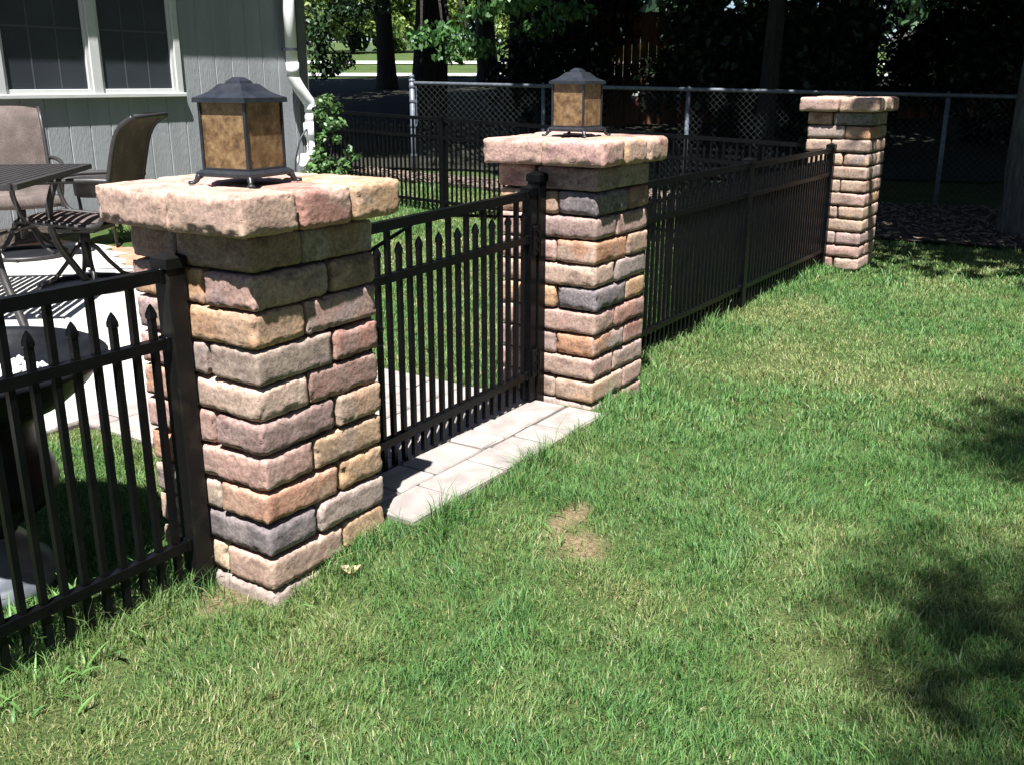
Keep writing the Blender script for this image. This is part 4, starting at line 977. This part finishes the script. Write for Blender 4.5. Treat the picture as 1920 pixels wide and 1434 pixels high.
# neighbour's brown board fence with a lattice panel
wa, wb = at(1105, 150, 16.2), at(1960, 150, 17.5); wa.z = wb.z = 0; wd_ = (wb - wa); WL = wd_.length; wd_.normalize()
wf_ = empty('wooden_fence', (wa.x, wa.y, .35), math.atan2(wd_.y, wd_.x)); tag(wf_, 'brown wooden board fence with a lattice panel in the deep shade', 'fence')
bmesh_b = MB().box(-.068, .068, -.01, .01, 0, 2.0, .004).mesh('board', 'fence_wood')
x = .07
LAT = (WL * .60, WL * .60 + 1.0)
while x < WL:
    if not (LAT[0] - .07 < x < LAT[1] + .07): link('board', bmesh_b, wf_, (x, 0, random.uniform(-.02, .02)))
    x += .142
for z in (.25, 1.7): MB().box(0, LAT[0], .011, .05, z, z + .09).box(LAT[1], WL, .011, .05, z, z + .09).build('rail', 'fence_wood', wf_)
for x in (LAT[0], LAT[1]): MB().box(x - .05, x + .05, -.05, .05, -.2, 2.05, .006).build('post', 'fence_wood', wf_)
i = 0
for sg in (1, -1):
    s_ = LAT[0] - 1.0
    while s_ < LAT[1]:
        a_, b_ = (max(s_, LAT[0] + .05), min(s_ + 1.0, LAT[1] - .05))
        if b_ - a_ > .05:
            z0, z1 = (a_ - s_, b_ - s_) if sg > 0 else (1 - (a_ - s_), 1 - (b_ - s_))
            MB().bar((a_, .006 * sg, .85 + z0), (b_, .006 * sg, .85 + z1), .010, .034, up=(0, 1, 0)).build('lattice_strip', 'fence_wood', wf_)
        s_ += .13
MB().box(LAT[0] + .05, LAT[1] - .05, -.01, .01, 0, .84).build('board', 'fence_wood', wf_)
# pale shed behind the lattice
p_ = at(1690, 150, 26); sh_ = empty('garden_shed', (p_.x, p_.y, terrain(p_.x, p_.y) - .1), R(35)); sh_.scale = (.55, .55, .55); tag(sh_, 'small white garden shed glimpsed through the lattice', 'shed')
MB().box(-.5, .5, -.5, .5, 0, 2.0).build('wall', 'white_paint', sh_)
MB().add([(-.65, -.6, 2.0), (.65, -.6, 2.0), (.65, 0, 2.4), (-.65, 0, 2.4), (.65, .6, 2.0), (-.65, .6, 2.0)], [(0, 1, 2, 3), (3, 2, 4, 5), (0, 3, 5), (1, 4, 2), (0, 5, 4, 1)]).build('roof', 'roof_shingle', sh_)
MB().box(-.3, .3, -.53, -.501, .05, 1.75).build('door', 'white_paint', sh_)

# ------------------------------------------------------------------ far road and sunlit growth
def road(name, d0, d1, label):
    lat = Vector((FH.y, -FH.x, 0)); vs = []; fs = []
    for i in range(41):
        l_ = -60 + i * 3
        for d_ in (d0, d1):
            q = Vector((CAM.x, CAM.y, 0)) + FH * d_ + lat * l_; vs.append((q.x, q.y, terrain(q.x, q.y) + .03))
    for i in range(40): fs.append((i * 2, i * 2 + 2, i * 2 + 3, i * 2 + 1))
    tag(MB().add(vs, fs).build(name, 'road'), label, 'road', kind='structure')
road('road', 29.5, 34.5, 'sunlit pale road beyond the trees'); road('driveway', 40.5, 42.5, 'pale strip of driveway beyond the road')
far = [(600, 47, 2.4, 'behind the corner of the house'), (660, 46, 2.2, 'left of the straight trunk'), (715, 49, 2.6, 'behind the straight trunk'), (755, 47, 2.3, 'between the straight trunk and the broad trunk'), (830, 48, 2.5, 'behind the broad trunk'), (920, 49, 2.6, 'far behind the middle of the grove')]
for i, (px_, dp, r_, wd) in enumerate(far):
    p_ = at(px_, 110, dp); gz = terrain(p_.x, p_.y)
    cl = crown_clumps((p_.x, p_.y, gz + r_ * 1.0), (r_, r_, r_ * 1.1), 12, 160 + i, .42)
    shrub('sunlit_bush', (p_.x, p_.y), cl, 3800, (.16, .34), 'yellow-green sunlit bush ' + wd, 'bush', 180 + i, mat='far_shrub_leaf', group='sunlit bushes beyond the road')
lat = Vector((FH.y, -FH.x, 0)); cl = []
for i in range(46):
    q = Vector((CAM.x, CAM.y, 0)) + FH * random.uniform(54, 60) + lat * (-70 + i * 3.1); gz = terrain(q.x, q.y); h_ = random.uniform(3.5, 5.5)
    cl.append((q.x, q.y, gz + h_ * .8, 2.9, 2.9, h_))
V, F, sh = leaves(30000, cl, .6, 1.0, 300); wo = link('far_woods', np_mesh('far_woods', V, F, 'tree_leaf', sh)); tag(wo, 'far woods closing off the view behind the road', 'woods', kind='stuff')

# plants by the downspout
rb = [lowc(px_, py_, 9.15, r_) for px_, py_, r_ in ((612, 190, (.10, .10, .08)), (628, 205, (.09, .09, .07)), (600, 215, (.07, .09, .07)), (618, 235, (.10, .1, .08)), (640, 232, (.06, .06, .05)), (604, 258, (.06, .08, .07)), (632, 262, (.05, .06, .05)), (596, 290, (.07, .08, .08)), (610, 312, (.12, .1, .09)), (588, 322, (.12, .1, .07)))]
shrub('rose_bush', (rb[3][0], rb[3][1]), rb, 560, (.045, .08), 'leafy green bush climbing beside the white downspout', 'bush', 31, aspect=.62, stems=10)
lp = [lowc(px_, py_, 8.7, r_) for px_, py_, r_ in ((655, 285, (.05, .05, .06)), (668, 298, (.06, .05, .04)), (646, 310, (.07, .06, .06)), (640, 330, (.09, .08, .06)))]
shrub('leafy_plant', (lp[3][0], lp[3][1]), lp, 90, (.05, .09), 'small broad-leaved plant before the black back fence', 'plant', 32, aspect=.5, stems=4)

# ------------------------------------------------------------------ grass
def view_ok(x, y, lo, hi, pad=.62):
    dx, dy = x - CAM.x, y - CAM.y; d = dx * FH.x + dy * FH.y; l_ = dx * FH.y - dy * FH.x
    return (d > lo) & (d < hi) & (np.abs(l_) < d * pad + .25)
def blocked(x, y):
    b = (x > .455) & (x < 1.665) & (y > -.10) & (y < 1.56)
    for ox in (0, 1.661, 5.487): b |= (x > ox + .01) & (x < ox + S - .01) & (y > .01) & (y < S - .01)
    ex = np.interp(y, [1.5, 2.1, 3.0, 3.95, 4.75, 5.32], [1.66, 1.80, 2.15, 2.62, 3.05, 3.3]); b |= (y > 1.5) & (y < 5.5) & (x < ex + .08)
    b |= (y > 5.48)
    mx = np.interp(y, [-4, -1.6, -.6, .25, 1.2, 2.6, 3.9, 5.2, 6.6], [7.3, 7.0, 7.1, 7.05, 7.15, 7.4, 7.15, 6.9, 7.0]); b |= x > mx
    b |= ((x + .325) ** 2 + (y - .715) ** 2) < .02
    return b
GREEN = np.array([(.090, .200, .052), (.124, .246, .066), (.070, .176, .058), (.160, .278, .082), (.104, .220, .068)])
DRY = np.array([(.40, .37, .18), (.32, .31, .13), (.50, .46, .28), (.25, .27, .09)])
def grass(name, lo, hi, dens, hgt, wid, seed, label, x0, x1, y0, y1):
    rr = np.random.default_rng(seed); n = int((x1 - x0) * (y1 - y0) * dens)
    x = rr.uniform(x0, x1, n); y = rr.uniform(y0, y1, n)
    ok = view_ok(x, y, lo, hi) & ~blocked(x, y)
    # clumps and thin spots
    cl = vnoise(x, y, 9, 1) * .55 + vnoise(x, y, 26, 2) * .45; big = vnoise(x, y, 1.7, 3) * .6 + vnoise(x, y, 4.1, 4) * .4
    ok &= rr.uniform(0, 1, n) < .30 + .95 * cl
    for (cx_, cy_, rx, ry, *_r) in SOIL:
        q = ((x - cx_) / rx) ** 2 + ((y - cy_) / ry) ** 2
        ok &= rr.uniform(0, 1, n) < .12 + np.clip(q * .8 + 1.2 * (vnoise(x, y, 24, 6) - .5) - .25, 0, 1)
    x, y, cl, big = x[ok], y[ok], cl[ok], big[ok]; n = len(x)
    z = terrain_np(x, y) + rise_np(x, y) + .012 * np.array([noise.noise((a_ * 2.1, b_ * 2.1, 3)) for a_, b_ in zip(x.tolist(), y.tolist())]) - .017
    # longer growth along the fence, the pillars and the paving
    edge = np.exp(-((y - FY) / .10) ** 2) * (((x < 0) | (x > 2.1)) & (x < 5.6)) + np.exp(-((y + .13) / .05) ** 2) * ((x > .4) & (x < 1.7)) + np.exp(-((y + .04) / .06) ** 2) * ((x > -.1) & (x < 2.2)) * .6
    edge = np.clip(edge, 0, 1)
    yl0 = np.clip((big - .45) * 2.6, 0, 1); h = hgt * rr.uniform(.5, 1.2, n) * (.35 + 1.25 * cl) * (1.12 - .4 * yl0) * (1 + 1.3 * edge)
    tall = rr.uniform(0, 1, n) < .035; h = np.where(tall, h * 1.75, h)
    a = rr.uniform(0, 6.283, n); lean = rr.uniform(.15, .95, n) * h
    # blades comb in patches
    ca_ = vnoise(x, y, 3, 8) * 12.6; ux = np.cos(a) * .9 + np.cos(ca_) * .25; uy = np.sin(a) * .9 + np.sin(ca_) * .25
    w_ = wid * rr.uniform(.6, 1.35, n); b = a + rr.uniform(-.9, .9, n) + 1.57; sx, sy = np.cos(b) * w_ / 2, np.sin(b) * w_ / 2
    base = np.column_stack([x, y, z]); s_ = np.column_stack([sx, sy, np.zeros(n)])
    midp = base + np.column_stack([ux * lean * .35, uy * lean * .35, h * .62]); tip = base + np.column_stack([ux * lean, uy * lean, h * rr.uniform(.75, 1.0, n)])
    V = np.stack([base - s_, base + s_, midp + s_ * .8, midp - s_ * .8, tip], 1).reshape(-1, 3)
    i0 = np.arange(n) * 5
    F = np.concatenate([np.column_stack([i0, i0 + 1, i0 + 2]), np.column_stack([i0, i0 + 2, i0 + 3]), np.column_stack([i0 + 3, i0 + 2, i0 + 4])])
    g_ = GREEN[rr.integers(0, len(GREEN), n)] * rr.uniform(.8, 1.3, n)[:, None]
    yl = np.clip((big - .40) * 2.8, 0, 1)[:, None]; g_ = g_ * (1 - yl * .7) + np.array([.275, .335, .12]) * yl * .7
    pdry = .10 + .58 * np.clip((big - .42) * 2.2, 0, 1) * (1 - edge * .8)
    dr = rr.uniform(0, 1, n) < pdry; g_[dr] = DRY[rr.integers(0, len(DRY), dr.sum())] * rr.uniform(.7, 1.15, dr.sum())[:, None]
    h_scale = np.where(dr, .75, 1.0); V[:, 2] = np.repeat(z, 5) + (V[:, 2] - np.repeat(z, 5)) * np.repeat(h_scale, 5)
    C_ = np.repeat(g_, 5, axis=0)
    o = link(name, np_mesh(name, V, F, 'grass_blade', C_, 'tint')); tag(o, label, 'grass', kind='stuff'); print(name, n); return o
grass('lawn_grass', .6, 3.4, 46000, .029, .0024, 41, 'short green lawn grass with dry straw blades in the foreground', -1.9, 4.0, -3.2, 1.6)
grass('lawn_grass', 3.4, 6.2, 16000, .030, .0038, 42, 'short green lawn grass in the middle distance', -1, 6.5, -4, 5)
grass('lawn_grass', 6.2, 11.0, 5000, .033, .0068, 43, 'lawn grass by the far pillar and the back fence', 1.5, 7.5, -5, 5.6)
grass('far_grass', 11.0, 30, 260, .09, .022, 44, 'shaded rough grass beyond the chain-link fence', 8, 26, -8, 22) if False else None

# broad-bladed weeds and tufts
def weeds():
    rr = random.Random(5); vs = []; fs = []; sh = []
    def blade(p_, az, ln, wd, droop):
        n0 = len(vs); d = Vector((math.cos(az), math.sin(az), 0)); s_ = Vector((-d.y, d.x, 0)); tone = rr.random()
        for i in range(6):
            u_ = i / 5; c = p_ + d * ln * (u_ * .55 + .25 * u_ * u_) + Vector((0, 0, ln * (u_ * .85 - droop * u_ * u_))); w_ = wd * (1 - u_) ** .6 * (.7 + .6 * min(1, u_ * 3)) / 2
            vs.extend([c - s_ * w_, c + Vector((0, 0, -w_ * .4)), c + s_ * w_]); sh.extend([tone] * 3)
        for i in range(5):
            for j in range(2): fs.append((n0 + i * 3 + j, n0 + i * 3 + j + 1, n0 + i * 3 + 4 + j, n0 + i * 3 + 3 + j))
    spots = [(-.50, .16, 6, .11), (-.62, .14, 5, .10), (-.40, .20, 6, .12), (-.75, .12, 5, .10), (-.28, .20, 5, .12), (-.20, .32, 5, .14), (-.55, .02, 3, .07), (-.3, .42, 6, .15), (-.08, .38, 5, .16), (-.45, .45, 6, .16),
             (.52, -.14, 4, .14), (2.2, .12, 6, .13), (2.5, .16, 5, .12), (2.9, .2, 5, .12), (3.3, .18, 5, .12), (2.15, .02, 5, .12), (4.2, .2, 4, .11), (.02, -.04, 3, .12), (.33, -.05, 3, .14)]
    for x, y, n_, ln in spots:
        for i in range(n_): blade(Vector((x + rr.uniform(-.05, .05), y + rr.uniform(-.05, .05), float(rise_np(np.float64(x), np.float64(y))) - .01)), rr.uniform(0, 6.28), ln * rr.uniform(.45, .9), .009 * rr.uniform(.6, 1.3), rr.uniform(.15, .6))
    for i in range(40):
        x, y = rr.uniform(-.9, 2.6), rr.uniform(-1.7, -.12)
        for j in range(rr.choice([1, 2, 3, 4])): blade(Vector((x, y, float(rise_np(np.float64(x), np.float64(y))) - .01)), rr.uniform(0, 6.28), rr.uniform(.04, .07), .0055 * rr.uniform(.6, 1.2), rr.uniform(.3, .8))
    o = link('weeds', np_mesh('weeds', np.array([tuple(v) for v in vs]), np.array(fs), 'weed_leaf', np.array(sh))); tag(o, 'broad bright-green weed blades along the fence and lawn', 'weeds', kind='stuff')
weeds()
shrub('grass_tuft', (3.12, 5.0), [(3.12, 5.0, .14, .10, .08, .07)], 70, (.06, .12), 'bright green tuft at the edge of the patio by the house', 'grass', 33, mat='weed_leaf', aspect=.14, stems=3)
